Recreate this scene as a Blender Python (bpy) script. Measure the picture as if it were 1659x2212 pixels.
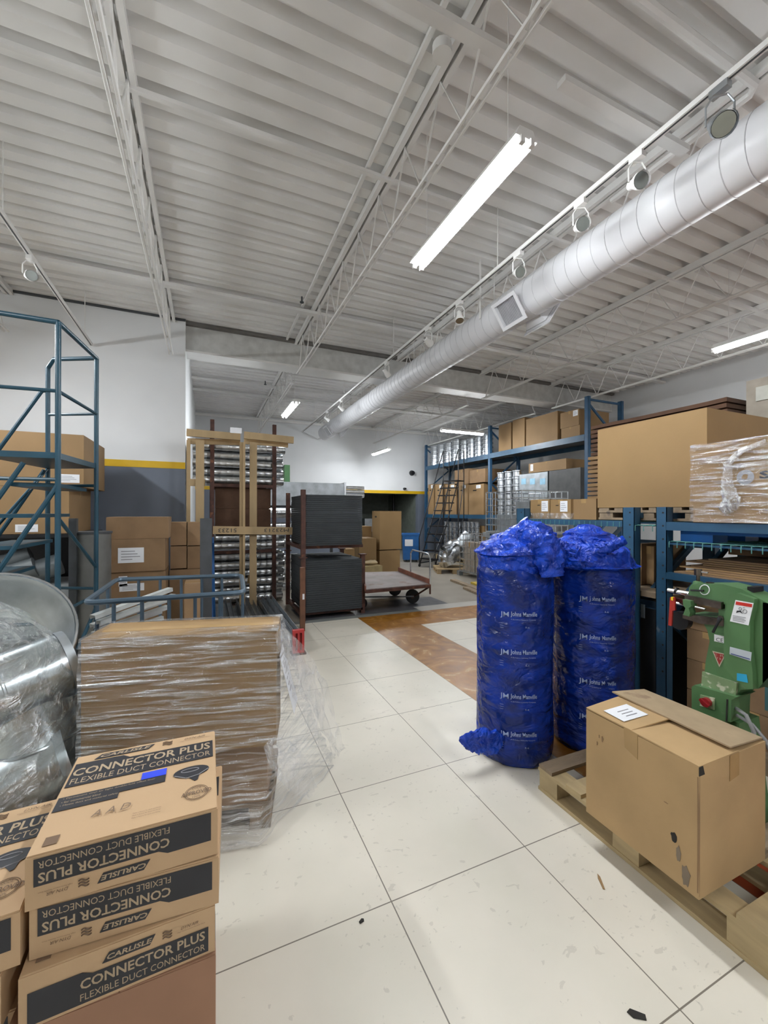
import bpy, bmesh, math, random
from mathutils import Vector, Matrix, noise
random.seed(7)
PI=math.pi
for o in list(bpy.data.objects): bpy.data.objects.remove(o)
S=bpy.context.scene; COL=S.collection
# ---------------------------------------------------------------- camera, world, exposure
YAW=math.radians(23.45); FPX=885.0; H=1.5
cam=bpy.data.cameras.new('camera'); camo=bpy.data.objects.new('camera',cam); COL.objects.link(camo)
camo.location=(0,0,H); camo.rotation_euler=(PI/2,math.radians(-.12),-YAW)
cam.sensor_fit='VERTICAL'; cam.sensor_height=24; cam.lens=FPX/2212*24; cam.clip_start=.02
S.camera=camo
w=bpy.data.worlds.new('world'); S.world=w; w.use_nodes=True
w.node_tree.nodes['Background'].inputs[0].default_value=(.6,.65,.75,1); w.node_tree.nodes['Background'].inputs[1].default_value=.05
S.view_settings.view_transform='Standard'; S.view_settings.look='None'; S.view_settings.gamma=1
S.view_settings.exposure=0.0; S.view_settings.use_curve_mapping=False
LED_POWER=232.0; LED_COL=(.93,.97,1.0)
# measured points: a pixel of the photo + one known world plane -> a world point
_F=Vector((math.sin(YAW),math.cos(YAW),0)); _R=Vector((math.cos(YAW),-math.sin(YAW),0)); _U=Vector((0,0,1))
_c,_s=math.cos(math.radians(.12)),math.sin(math.radians(.12)); _R2=_c*_R+_s*_U; _U2=-_s*_R+_c*_U
def U(px,py,X=None,Y=None,Z=None,D=None):
    d=_F+_R2*((px-829.5)/FPX)-_U2*((py-1106)/FPX)
    if X is not None: t=X/d.x
    elif Y is not None: t=Y/d.y
    elif Z is not None: t=(Z-H)/d.z
    else: t=D
    return Vector((0,0,H))+d*t
# ---------------------------------------------------------------- materials
MATS={}
def mat(name,col,rough=.5,metal=0,var=.08,scale=8,bump=0,bscale=40,stretch=(1,1,1),spec=.5,coat=0,dirt=None):
    if name in MATS: return MATS[name]
    m=bpy.data.materials.new(name); m.use_nodes=True; n=m.node_tree; b=n.nodes['Principled BSDF']
    b.inputs['Roughness'].default_value=rough; b.inputs['Metallic'].default_value=metal
    b.inputs['Specular IOR Level'].default_value=spec; b.inputs['Coat Weight'].default_value=coat
    tc=n.nodes.new('ShaderNodeTexCoord'); mp=n.nodes.new('ShaderNodeMapping'); mp.inputs['Scale'].default_value=stretch
    n.links.new(tc.outputs['Object'],mp.inputs[0])
    nz=n.nodes.new('ShaderNodeTexNoise'); nz.inputs['Scale'].default_value=scale; nz.inputs['Detail'].default_value=5
    n.links.new(mp.outputs[0],nz.inputs[0])
    cr=n.nodes.new('ShaderNodeValToRGB'); n.links.new(nz.outputs['Fac'],cr.inputs[0])
    c=Vector(col); lo=c*(1-var*2); hi=c*(1+var)
    cr.color_ramp.elements[0].position=.3; cr.color_ramp.elements[1].position=.7
    cr.color_ramp.elements[0].color=(*lo,1); cr.color_ramp.elements[1].color=(min(hi.x,1),min(hi.y,1),min(hi.z,1),1)
    out=cr.outputs[0]
    if dirt:
        n2=n.nodes.new('ShaderNodeTexNoise'); n2.inputs['Scale'].default_value=dirt[1]; n2.inputs['Detail'].default_value=8
        n.links.new(mp.outputs[0],n2.inputs[0]); c2=n.nodes.new('ShaderNodeValToRGB'); n.links.new(n2.outputs[0],c2.inputs[0])
        c2.color_ramp.elements[0].position=dirt[2]; c2.color_ramp.elements[1].position=dirt[2]+.08
        mx=n.nodes.new('ShaderNodeMix'); mx.data_type='RGBA'; n.links.new(c2.outputs[0],mx.inputs[0]); n.links.new(out,mx.inputs[6]); mx.inputs[7].default_value=(*dirt[0],1)
        out=mx.outputs[2]
    n.links.new(out,b.inputs['Base Color'])
    if bump:
        nb=n.nodes.new('ShaderNodeTexNoise'); nb.inputs['Scale'].default_value=bscale; nb.inputs['Detail'].default_value=4
        n.links.new(mp.outputs[0],nb.inputs[0]); bp=n.nodes.new('ShaderNodeBump'); bp.inputs['Strength'].default_value=bump; bp.inputs['Distance'].default_value=.01
        n.links.new(nb.outputs[0],bp.inputs['Height']); n.links.new(bp.outputs[0],b.inputs['Normal'])
    MATS[name]=m; return m
def emit(name,col,st):
    m=bpy.data.materials.new(name); m.use_nodes=True; n=m.node_tree; n.nodes.clear()
    e=n.nodes.new('ShaderNodeEmission'); e.inputs[0].default_value=(*col,1); e.inputs[1].default_value=st
    o=n.nodes.new('ShaderNodeOutputMaterial'); n.links.new(e.outputs[0],o.inputs[0]); return m
def film(name,tint=(1,1,1),base=.10,streak=.5,sc=(3,3,26),rough=.16,diff=.05,bd=.06):
    m=bpy.data.materials.new(name); m.use_nodes=True; n=m.node_tree; n.nodes.clear(); L=n.links.new
    o=n.nodes.new('ShaderNodeOutputMaterial'); tr=n.nodes.new('ShaderNodeBsdfTransparent'); tr.inputs[0].default_value=(*tint,1)
    gl=n.nodes.new('ShaderNodeBsdfGlossy'); gl.inputs['Roughness'].default_value=rough; gl.inputs[0].default_value=(.95,.97,1,1)
    df=n.nodes.new('ShaderNodeBsdfDiffuse'); df.inputs[0].default_value=(.8,.8,.82,1)
    tc=n.nodes.new('ShaderNodeTexCoord'); mp=n.nodes.new('ShaderNodeMapping'); mp.inputs['Scale'].default_value=sc; L(tc.outputs['Object'],mp.inputs[0])
    nz=n.nodes.new('ShaderNodeTexNoise'); nz.inputs['Scale'].default_value=2.0; nz.inputs['Detail'].default_value=7; nz.inputs['Distortion'].default_value=.6; L(mp.outputs[0],nz.inputs[0])
    mr=n.nodes.new('ShaderNodeMapRange'); mr.inputs[1].default_value=.45; mr.inputs[2].default_value=.72; mr.inputs[3].default_value=base; mr.inputs[4].default_value=base+streak; L(nz.outputs[0],mr.inputs[0])
    bp=n.nodes.new('ShaderNodeBump'); bp.inputs['Strength'].default_value=1.0; bp.inputs['Distance'].default_value=bd; L(nz.outputs[0],bp.inputs['Height']); L(bp.outputs[0],gl.inputs['Normal'])
    m1=n.nodes.new('ShaderNodeMixShader'); L(mr.outputs[0],m1.inputs[0]); L(tr.outputs[0],m1.inputs[1]); L(gl.outputs[0],m1.inputs[2])
    m2=n.nodes.new('ShaderNodeMixShader'); m2.inputs[0].default_value=diff; L(m1.outputs[0],m2.inputs[1]); L(df.outputs[0],m2.inputs[2]); L(m2.outputs[0],o.inputs[0]); return m
M_card=mat('cardboard',(.29,.178,.080),.75,var=.05,scale=3,bump=.08,bscale=60)
M_card2=mat('cardboard_light',(.295,.182,.076),.75,var=.04,scale=3,bump=.05,bscale=60)
M_cardd=mat('cardboard_old',(.27,.165,.085),.8,var=.1,scale=4,bump=.12,bscale=30,dirt=((.26,.15,.07),7,.66))
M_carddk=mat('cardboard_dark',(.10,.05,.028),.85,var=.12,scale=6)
M_tape=mat('packing_tape',(.42,.27,.12),.25,var=.05)
M_ink=mat('black_ink',(.02,.021,.027),.5,var=.1)
M_inkt=mat('tan_print',(.42,.32,.21),.7,var=.03)
M_inks=mat('brown_print',(.16,.10,.06),.7)
M_paper=mat('white_paper',(.82,.83,.86),.6,var=.02)
M_greyink=mat('grey_ink',(.3,.3,.32),.6)
M_white=mat('white_painted_steel',(.76,.75,.73),.5,var=.04,scale=2)
M_deck=mat('white_painted_deck',(.80,.79,.77),.6,var=.05,scale=1.2)
M_duct=mat('white_spiral_duct',(.70,.70,.72),.42,var=.03,scale=2)
M_wall=mat('white_wall_paint',(.74,.75,.76),.6,var=.02,scale=1.5,bump=.03,bscale=90)
M_grey=mat('grey_wall_paint',(.155,.178,.225),.35,var=.05,scale=2)
M_yel=mat('yellow_wall_stripe',(.70,.43,.008),.45,var=.03)
M_blue=mat('blue_rack_paint',(.022,.08,.15),.4,var=.12,scale=5,dirt=((.10,.14,.18),14,.68))
M_ladb=mat('blue_ladder_paint',(.012,.060,.095),.38,var=.1,scale=5)
M_gsteel=mat('galvanised_steel',(.62,.65,.68),.27,1,var=.14,scale=9,bump=.03)
M_gdull=mat('galvanised_sheet_dull',(.50,.54,.57),.42,1,var=.12,scale=7)
M_pipe=mat('galvanised_pipe',(.72,.74,.76),.30,1,var=.10,scale=14,bump=.05,bscale=20)
M_dkgr=mat('dark_grey_paint',(.06,.065,.072),.55,var=.12)
M_rust=mat('rusty_brown_steel',(.085,.035,.025),.6,.2,var=.25,scale=12,dirt=((.2,.08,.04),9,.62))
M_wood=mat('pale_softwood',(.42,.30,.16),.7,var=.10,scale=5,stretch=(1,1,.25),bump=.05)
M_woodx=mat('pallet_wood',(.46,.35,.19),.75,var=.14,scale=5,stretch=(3,.5,3),bump=.08)
M_woodg=mat('weathered_wood',(.27,.20,.13),.8,var=.18,scale=5,stretch=(.6,3,3),bump=.1,dirt=((.13,.10,.08),6,.62))
M_board=mat('dark_duct_board',(.028,.034,.038),.7,var=.12,scale=3)
M_black=mat('black_steel',(.012,.012,.014),.4,.3,var=.1)
M_rub=mat('black_rubber',(.015,.015,.015),.7)
M_green=mat('green_machine_paint',(.085,.19,.075),.42,var=.08,scale=6,dirt=((.16,.22,.13),16,.70))
M_chip=mat('green_chipped_paint',(.22,.32,.16),.5,var=.1,dirt=((.55,.55,.42),28,.52))
M_red=mat('red_plastic',(.45,.03,.03),.35)
M_oil=mat('oily_steel',(.16,.13,.11),.3,.9,var=.25,scale=20)
M_chrome=mat('bright_steel',(.7,.7,.7),.15,1)
M_bin=mat('blue_plastic_bin',(.015,.12,.36),.4)
M_gap=mat('dark_seam',(.02,.018,.015),.9)
M_glasslamp=mat('lamp_glass',(.30,.32,.30),.15,.9)
M_led=emit('led_tube',LED_COL,LED_POWER)
M_film=film('stretch_film',base=.07,streak=.8,sc=(2.0,2.0,30),diff=.015)
M_film2=film('stretch_film_duct',tint=(.93,.96,.95),base=.12,streak=.7,sc=(5,5,12),diff=.03,bd=.08)
M_filmf=film('clear_loose_film',base=.10,streak=.6,sc=(7,7,5),diff=.08,bd=.08)
# ---------------------------------------------------------------- mesh builder
WM={}
class MB:
    def __init__(s): s.b=bmesh.new()
    def box(s,x0,x1,y0,y1,z0,z1,m=None):
        v=[s.b.verts.new((x,y,z)) for z in (z0,z1) for x,y in ((x0,y0),(x1,y0),(x1,y1),(x0,y1))]
        if m is not None:
            for q in v: q.co=m@q.co
        for f in ((3,2,1,0),(4,5,6,7),(0,1,5,4),(1,2,6,5),(2,3,7,6),(3,0,4,7)): s.b.faces.new([v[i] for i in f])
        return s
    def beam(s,a,b,wd,ht,up=(0,0,1)):
        a=Vector(a); b=Vector(b); d=(b-a); L=d.length; d.normalize(); up=Vector(up)
        if abs(d.dot(up))>.98: up=Vector((1,0,0))
        r=d.cross(up).normalized(); u=r.cross(d)
        m=Matrix((( r.x,d.x,u.x,a.x),(r.y,d.y,u.y,a.y),(r.z,d.z,u.z,a.z),(0,0,0,1)))
        return s.box(-wd/2,wd/2,0,L,-ht/2,ht/2,m)
    def tube(s,pts,r,n=8,caps=True,closed=False):
        pts=[Vector(p) for p in pts]; N=len(pts); rs=r if isinstance(r,(list,tuple)) else [r]*N
        rings=[]; pr=None
        for i,p in enumerate(pts):
            a=pts[i-1] if (i>0 or closed) else p; c=pts[(i+1)%N] if (i<N-1 or closed) else p
            t=(c-a).normalized()
            if pr is None:
                h=Vector((0,0,1)) if abs(t.z)<.9 else Vector((1,0,0)); u=t.cross(h).normalized()
            else: u=(pr-t*pr.dot(t)).normalized()
            pr=u; v=t.cross(u)
            rings.append([s.b.verts.new(p+(u*math.cos(2*PI*k/n)+v*math.sin(2*PI*k/n))*rs[i]) for k in range(n)])
        for i in range(N if closed else N-1):
            A=rings[i]; B=rings[(i+1)%N]
            for k in range(n): s.b.faces.new((A[k],A[(k+1)%n],B[(k+1)%n],B[k]))
        if caps and not closed: s.b.faces.new(rings[0][::-1]); s.b.faces.new(rings[-1])
        return s
    def shell(s,rings,close=True,cap0=False,cap1=False):
        R=[[s.b.verts.new(p) for p in r] for r in rings]; n=len(R[0])
        for A,B in zip(R,R[1:]):
            for k in range(n if close else n-1): s.b.faces.new((A[k],A[(k+1)%n],B[(k+1)%n],B[k]))
        if cap0: s.b.faces.new(R[0][::-1])
        if cap1: s.b.faces.new(R[-1])
        return s
    def prism(s,poly,vec):
        vec=Vector(vec); a=[s.b.verts.new(p) for p in poly]; b=[s.b.verts.new(Vector(p)+vec) for p in poly]; n=len(a)
        s.b.faces.new(a[::-1]); s.b.faces.new(b)
        for k in range(n): s.b.faces.new((a[k],a[(k+1)%n],b[(k+1)%n],b[k]))
        return s
    def poly(s,pts): s.b.faces.new([s.b.verts.new(p) for p in pts]); return s
    def ball(s,c,r,n=10,sq=(1,1,1)):
        m=Matrix.Translation(c)@Matrix.Diagonal((r*sq[0],r*sq[1],r*sq[2],1)); bmesh.ops.create_uvsphere(s.b,u_segments=n,v_segments=max(5,n//2+1),radius=1,matrix=m); return s
    def bevel(s,w=.004,seg=1):
        bmesh.ops.bevel(s.b,geom=[e for e in s.b.edges if e.is_manifold and e.calc_face_angle(0)>.5],offset=w,segments=seg,affect='EDGES',clamp_overlap=True); return s
    def build(s,name,m,parent=None,smooth=False,origin=None,mw=None):
        bmesh.ops.recalc_face_normals(s.b,faces=s.b.faces)
        me=bpy.data.meshes.new(name); s.b.to_mesh(me); s.b.free(); me.materials.append(m)
        if smooth:
            me.polygons.foreach_set('use_smooth',[True]*len(me.polygons))
            try: me.set_sharp_from_angle(angle=math.radians(40))
            except Exception: pass
        o=bpy.data.objects.new(name,me); COL.objects.link(o)
        if parent is not None:
            W=WM[parent.name]; me.transform(W.inverted()); o.parent=parent; WM[o.name]=W
        else:
            if mw is None:
                if origin is None:
                    xs=[v.co.x for v in me.vertices]; ys=[v.co.y for v in me.vertices]; zs=[v.co.z for v in me.vertices]
                    origin=((min(xs)+max(xs))/2,(min(ys)+max(ys))/2,min(zs))
                mw=Matrix.Translation(origin)
            me.transform(mw.inverted()); o.matrix_world=mw; o.location=mw.to_translation(); o.rotation_euler=mw.to_euler(); WM[o.name]=mw.copy()
        return o
def tag(o,label,cat,group=None,kind=None):
    o['label']=label; o['category']=cat
    if group: o['group']=group
    if kind: o['kind']=kind
    return o
def thing(name,label,cat,loc,rz=0,group=None):
    o=bpy.data.objects.new(name,None); COL.objects.link(o); o.location=loc; o.rotation_euler=(0,0,rz); o.empty_display_size=.1
    WM[o.name]=Matrix.Translation(loc)@Matrix.Rotation(rz,4,'Z'); return tag(o,label,cat,group)
def struct(o): o['kind']='structure'; return o
def copy_tree(o,loc,label=None,rz=None,group=None,parent=None,cat=None):
    c=o.copy(); COL.objects.link(c)
    if parent is None:
        c.location=loc
        if rz is not None: c.rotation_euler=(0,0,rz)
        WM[c.name]=Matrix.Translation(loc)@c.rotation_euler.to_matrix().to_4x4()
        if label: c['label']=label
        if group: c['group']=group
        if cat: c['category']=cat
    else: c.parent=parent
    for ch in list(o.children): copy_tree(ch,None,parent=c)
    return c
def text_into(mb,s,org,ud,vd,wd,ht,bend=None,shear=0,bold=.0):
    cu=bpy.data.curves.new('t','FONT'); cu.body=s; cu.size=1; cu.offset=bold; cu.resolution_u=2
    to=bpy.data.objects.new('t',cu); COL.objects.link(to); bpy.context.view_layer.update()
    me=bpy.data.meshes.new_from_object(to.evaluated_get(bpy.context.evaluated_depsgraph_get()))
    bpy.data.objects.remove(to); bpy.data.curves.remove(cu)
    xs=[v.co.x for v in me.vertices]; ys=[v.co.y for v in me.vertices]
    x0,x1,y0,y1=min(xs),max(xs),min(ys),max(ys); org=Vector(org); ud=Vector(ud); vd=Vector(vd)
    for v in me.vertices:
        a=(v.co.x-x0)/(x1-x0)*wd; b=(v.co.y-y0)/(y1-y0)*ht; a+=shear*b
        v.co=bend(a,b) if bend else org+ud*a+vd*b
    mb.b.from_mesh(me); bpy.data.meshes.remove(me)
# ---------------------------------------------------------------- room shell
CZ=4.45; XL=-6.0; XR=9.25; YN=-4.5; YW=7.0; YF=13.19
def floor_material():
    m=bpy.data.materials.new('floor_tiles'); m.use_nodes=True; n=m.node_tree; L=n.links.new; b=n.nodes['Principled BSDF']
    tc=n.nodes.new('ShaderNodeTexCoord'); sp=n.nodes.new('ShaderNodeSeparateXYZ'); L(tc.outputs['Object'],sp.inputs[0])
    def M(op,a,bv=None,c=None):
        q=n.nodes.new('ShaderNodeMath'); q.operation=op
        for i,v in enumerate((a,bv,c)):
            if v is None: continue
            if isinstance(v,(int,float)): q.inputs[i].default_value=v
            else: L(v,q.inputs[i])
        return q.outputs[0]
    def seam(c,off,wd):
        t=M('FRACT',M('DIVIDE',M('SUBTRACT',c,off),.657)); return M('MAXIMUM',M('LESS_THAN',t,wd),M('GREATER_THAN',t,1-wd))
    X,Y=sp.outputs[0],sp.outputs[1]
    sm=M('MAXIMUM',seam(X,.657-6.57,.0035),seam(Y,1.435-6.57,.0035))
    tile=M('LESS_THAN',Y,5.47)
    def rect(x0,x1,y0,y1): return M('MULTIPLY',M('MULTIPLY',M('GREATER_THAN',X,x0),M('LESS_THAN',X,x1)),M('MULTIPLY',M('GREATER_THAN',Y,y0),M('LESS_THAN',Y,y1)))
    def noise_(sc,det=6,dist=0,src=None):
        q=n.nodes.new('ShaderNodeTexNoise'); q.inputs['Scale'].default_value=sc; q.inputs['Detail'].default_value=det; q.inputs['Distortion'].default_value=dist; L(src or tc.outputs['Object'],q.inputs[0]); return q.outputs[0]
    def ramp(f,stops):
        q=n.nodes.new('ShaderNodeValToRGB'); L(f,q.inputs[0]); e=q.color_ramp.elements
        while len(e)<len(stops): e.new(.5)
        for i,(p,c) in enumerate(stops): e[i].position=p; e[i].color=(*c,1)
        return q.outputs[0]
    def mix(f,a,c):
        q=n.nodes.new('ShaderNodeMix'); q.data_type='RGBA'
        if isinstance(f,(int,float)): q.inputs[0].default_value=f
        else: L(f,q.inputs[0])
        for i,v in ((6,a),(7,c)):
            if isinstance(v,tuple): q.inputs[i].default_value=(*v,1)
            else: L(v,q.inputs[i])
        return q.outputs[2]
    cream=ramp(noise_(2.2,8),[(.3,(.64,.60,.51)),(.7,(.72,.67,.575))])
    mp=n.nodes.new('ShaderNodeMapping'); mp.inputs['Scale'].default_value=(1.0,1.8,1); mp.inputs['Rotation'].default_value=(0,0,1.1); L(tc.outputs['Object'],mp.inputs[0])
    sc=M('MULTIPLY',M('GREATER_THAN',noise_(17,12,.6,mp.outputs[0]),.645),M('GREATER_THAN',noise_(1.6,3),.5))
    cream=mix(M('MULTIPLY',sc,.30),cream,(.36,.33,.28))
    sc2=M('MULTIPLY',M('GREATER_THAN',noise_(38,12,.3),.66),M('GREATER_THAN',noise_(2.3,3),.52)); cream=mix(M('MULTIPLY',sc2,.28),cream,(.33,.30,.26))
    cream=mix(M('MULTIPLY',sm,.85),cream,(.10,.08,.06))
    orange=ramp(noise_(3.0,9,2.2),[(.32,(.20,.075,.008)),(.5,(.30,.125,.014)),(.62,(.37,.175,.035)),(.66,(.50,.33,.15)),(.7,(.31,.15,.03)),(.8,(.36,.33,.24))])
    red=ramp(noise_(3,6,1),[(.3,(.16,.025,.01)),(.7,(.28,.05,.015))])
    conc=ramp(noise_(2.5,8),[(.3,(.24,.21,.17)),(.7,(.33,.30,.25))])
    dark=ramp(noise_(4,6),[(.3,(.07,.07,.08)),(.7,(.12,.12,.13))])
    strip=(.42,.40,.36)
    c=mix(tile,conc,cream)
    c=mix(M('MAXIMUM',rect(1.972,2.629,1.43,5.47),rect(1.972,9,4.815,5.47)),c,orange)
    c=mix(rect(1.972,9,-3,1.02),c,red)
    c=mix(rect(1.2,3.65,5.60,6.35),c,dark)
    c=mix(rect(-6,3.0,5.47,5.60),c,(.20,.21,.20)); c=mix(rect(3.0,9,5.47,5.75),c,strip)
    L(c,b.inputs['Base Color'])
    r=n.nodes.new('ShaderNodeMapRange'); L(noise_(5,6),r.inputs[0]); r.inputs[3].default_value=.28; r.inputs[4].default_value=.5; L(r.outputs[0],b.inputs['Roughness'])
    b.inputs['Specular IOR Level'].default_value=.45
    bp=n.nodes.new('ShaderNodeBump'); bp.inputs['Strength'].default_value=.25; bp.inputs['Distance'].default_value=.002; L(M('SUBTRACT',noise_(6,3),sm),bp.inputs['Height']); L(bp.outputs[0],b.inputs['Normal'])
    return m
struct(MB().box(XL,XR,YN,YF+3,-.1,0).build('floor',floor_material(),origin=(0,0,0)))
mb=MB(); y=YN; ln=[]
while y<YF+.2:
    ln+=[(y,CZ),(y+.11,CZ),(y+.132,CZ+.075),(y+.178,CZ+.075)]; y+=.2
ln.append((y,CZ)); top=[(a,CZ+.12) for a,_ in (ln[-1],ln[0])]
mb.shell([[Vector((X,a,z)) for a,z in ln+top] for X in (XL,XR)],cap0=True,cap1=True)
struct(mb.build('ceiling',M_deck,origin=(0,0,CZ)))
struct(MB().box(XL-.15,XL,YN,YW,0,CZ+.1).build('wall_left',M_wall))
struct(MB().box(XL,XR,YN-.15,YN,0,CZ+.1).build('wall_back',M_wall))
o=struct(MB().box(XR,XR+.15,YN-.15,YF+3,0,CZ+.1).build('wall_right',M_wall))
# wall behind the ladder: white above, yellow stripe, grey below; pilaster end at x=-.3
WX=-.297
o=struct(MB().box(XL,WX,YW,YW+.15,2.155,CZ+.1).build('wall_front',M_wall))
struct(MB().box(XL,WX,YW-.001,YW+.15,0,2.155).build('wall_front_lower',M_grey,o))
struct(MB().box(XL,WX,YW-.006,YW,2.155,2.255).build('trim_1',M_yel))
struct(MB().box(WX-.15,WX,YW+.15,YF,0,CZ+.1).build('wall_side',M_wall))
o=struct(MB().box(WX,XR,YW+.1,YW+.42,4.03,CZ).build('header_beam',mat('header_paint',(.60,.60,.58),.6)))
struct(MB().box(WX,XR,YW+.09,YW+.43,4.0,4.03).build('trim_2',M_white))
struct(MB().box(WX,XR,YW+.03,YW+.1,CZ-.05,CZ-.002).build('header_shadow_strip',mat('header_shadow_dark',(.16,.15,.14),.6)))  # dark strip standing in for the shadow line between header and deck
struct(MB().box(XL,WX,YW-.03,YW,CZ-.03,CZ-.002).build('trim_5',M_dkgr))
# far wall with an opening into the next bay below the stripe
M_gg=mat('grey_green_wall',(.15,.17,.145),.6,var=.1)
mb=MB(); mb.box(WX,XR,YF,YF+.15,2.155,CZ+.1); o=struct(mb.build('wall_far',M_wall))
mb=MB(); mb.box(WX,4.9,YF,YF+.15,0,2.155); mb.box(7.05,XR,YF,YF+.15,0,2.155); struct(mb.build('wall_far_lower',M_grey,o))
struct(MB().box(WX,XR,YF-.006,YF,2.155,2.26).build('trim_4',M_yel))
struct(MB().box(4.7,7.3,YF+2.6,YF+2.7,0,2.3).build('wall_recess',M_gg))
mb=MB(); mb.box(4.75,4.9,YF+.15,YF+2.6,0,2.3); mb.box(7.05,7.2,YF+.15,YF+2.6,0,2.3); mb.box(4.9,7.05,YF+.15,YF+2.6,2.2,2.3)
struct(mb.build('wall_recess_sides',M_gg))
# ---------------------------------------------------------------- roof joists
JN={-3:'beyond the left edge',-2:'far left',-1:'left, ending on the wall behind the blue ladder'}
def joist(X,y0,y1,label,double=False):
    t=thing('roof_joist',label,'roof joist',(X,(y0+y1)/2,3.85),0,'open-web roof joists')
    mb=MB(); mb.beam((X-.032,y0,4.416),(X-.032,y1,4.416),.04,.065); mb.beam((X+.032,y0,4.416),(X+.032,y1,4.416),.04,.065); mb.build('top_chord',M_white,t)
    mb=MB(); mb.tube([(X-.022,y0+.15,3.87),(X-.022,y1-.06,3.87)],.013,6); mb.tube([(X+.022,y0+.15,3.87),(X+.022,y1-.06,3.87)],.013,6); mb.build('bottom_chord',M_white,t)
    mb=MB(); n=int((y1-y0)/.55); st=(y1-y0-.3)/n; pts=[]
    for i in range(n): ya=y0+.15+i*st; pts+=[(X,ya,3.87),(X,ya+st/2,4.39)]
    pts.append((X,y0+.15+n*st,3.87))
    mb.tube([Vector(p) for p in pts],.009,5); mb.build('web_rod',M_white,t)
    return t
names=['above the left track light','from above the blue ladder to the pilaster','over the near hanging tube light','right above the spiral duct','first one right of the duct','nearest the right wall above the racks']
XJ=[-2.42,-.49,1.44,3.37,5.30,7.23]
for X,nm in zip(XJ,names):
    joist(X,YN,YW-.01 if X<0 else YW+.1,'white open-web roof joist in the near bay, '+nm)
for X,nm in zip(XJ[2:],['over the far tube light by the pipe rack','above the far end of the spiral duct','over the sideways tube light before the high rack','running to the top of the blue high rack']):
    joist(X,YW+.42,YF,'white open-web roof joist beyond the header, '+nm)
# cross bridging and conduits
def strip(name,label,cat,a,b,wd,ht,m=M_white): return tag(MB().beam(a,b,wd,ht).build(name,m),label,cat)
strip('bridging_angle','thin white steel angle crossing under the deck from the left joist to the tube light','steel angle',(XL,3.24,4.375),(XR,3.24,4.375),.035,.03)
strip('bridging_angle','wide white channel crossing the ceiling just before the header','steel angle',(XL,5.83,4.36),(XR,5.83,4.36),.09,.04)
strip('bridging_angle','thin white angle crossing beyond the header, nearer of two','steel angle',(WX,9.65,4.36),(XR,9.65,4.36),.05,.05)
strip('bridging_angle','thin white angle crossing beyond the header, further of two','steel angle',(WX,10.55,4.36),(XR,10.55,4.36),.06,.06)
strip('bridging_angle','white pipe run crossing high in front of the far wall','pipe',(WX,12.9,4.3),(XR,12.9,4.3),.07,.07)
strip('wiring_channel','bright flat white channel slanting across the ceiling at the top middle','wiring channel',(.2,1.93,4.19),(1.66,1.93,4.19),.07,.04)
strip('wiring_channel','flat white channel segment above the tube light pointing at the duct','wiring channel',(2.05,1.93,4.22),(3.3,1.93,4.22),.07,.04)
strip('cable_tray','white rail fixed under the deck beside the middle joist','cable tray',(1.25,YN,4.425),(1.25,YW+.1,4.425),.03,.03)
pc=[U(1380,0,Z=4.36),U(1640,195,Z=4.36)]
yy=pc[1].y
tag(MB().tube([(1.7,yy,4.38),(pc[1].x-.05,yy,4.38),(pc[1].x,yy+.05,4.38),(pc[1].x,yy+1.1,4.38)],.028,8).build('conduit',M_white,smooth=True),'white conduit with an elbow beside the duct at the top right','conduit')
q=U(955,120,Z=4.3); t=tag(MB().tube([q,q+Vector((0,0,.06))],.06,16).build('junction_box',M_white,smooth=True),'round white junction box on the middle joist near the top','junction box')
for px,py,Y,lb in ((652,652,None,'small dark sprinkler head under the deck in front of the header'),(573,830,None,'small dark sprinkler head beyond the header, above the wood frames'),(533,905,None,'small dark sprinkler head furthest back above the wood frames')):
    q=U(px,py,Z=4.36); mb=MB(); mb.tube([q+Vector((0,0,.07)),q],.012,6); mb.tube([q,q-Vector((0,0,.012))],.028,8); tag(mb.build('sprinkler_head',M_dkgr,smooth=True),lb,'sprinkler')
# ---------------------------------------------------------------- tube lights
def tube_light(cx,cy,z,axis,label,L=1.22):
    t=thing('tube_light',label,'tube light',(cx,cy,z),0 if axis=='y' else PI/2,'hanging twin-tube lights'); W=WM[t.name]
    def P(x,y,zz): return W@Vector((x,y,zz))
    mb=MB(); mb.prism([P(-.072,-L/2,.030),P(.072,-L/2,.030),P(.045,-L/2,.085),P(-.045,-L/2,.085)],W.to_3x3()@Vector((0,L,0))); mb.build('housing',M_white,t)
    for s in (-1,1):
        MB().tube([P(s*.032,-L/2+.02,.013),P(s*.032,L/2-.02,.013)],.0165,10).build('tube',M_led,t,smooth=True)
        for k in (-1,1): MB().box(s*.032-.013,s*.032+.013,k*L/2-.012,k*L/2+.012,-.008,.030,W).build('lamp_holder',M_white,t)
    for k in (-.38,.38): 
        MB().tube([P(0,k*L,.085),P(0,k*L,CZ-.02-z)],.003,5).build('hanging_wire',M_white,t)
    return t
ZL=3.46
tube_light(1.56,2.31,ZL,'y','bright twin-tube light hanging left of the spotlight rail, nearest the camera')
tube_light(5.70,2.38,ZL,'y','twin-tube light cut by the right edge of the picture')
tube_light(1.49,8.05,ZL,'y','twin-tube light beyond the header above the stacked pipes')
_q=U(823,978,Y=11.5)
tube_light(_q.x,_q.y,_q.z,'y','furthest twin-tube light in front of the far white wall')
tube_light(5.83,8.56,ZL,'x','twin-tube light hung crosswise in front of the blue high rack')
for x,y in ((-2.6,2.0),(1.56,-1.9),(5.7,-1.9),(-2.7,4.9)): tube_light(x,y,ZL,'y','twin-tube light outside the picture')
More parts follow.
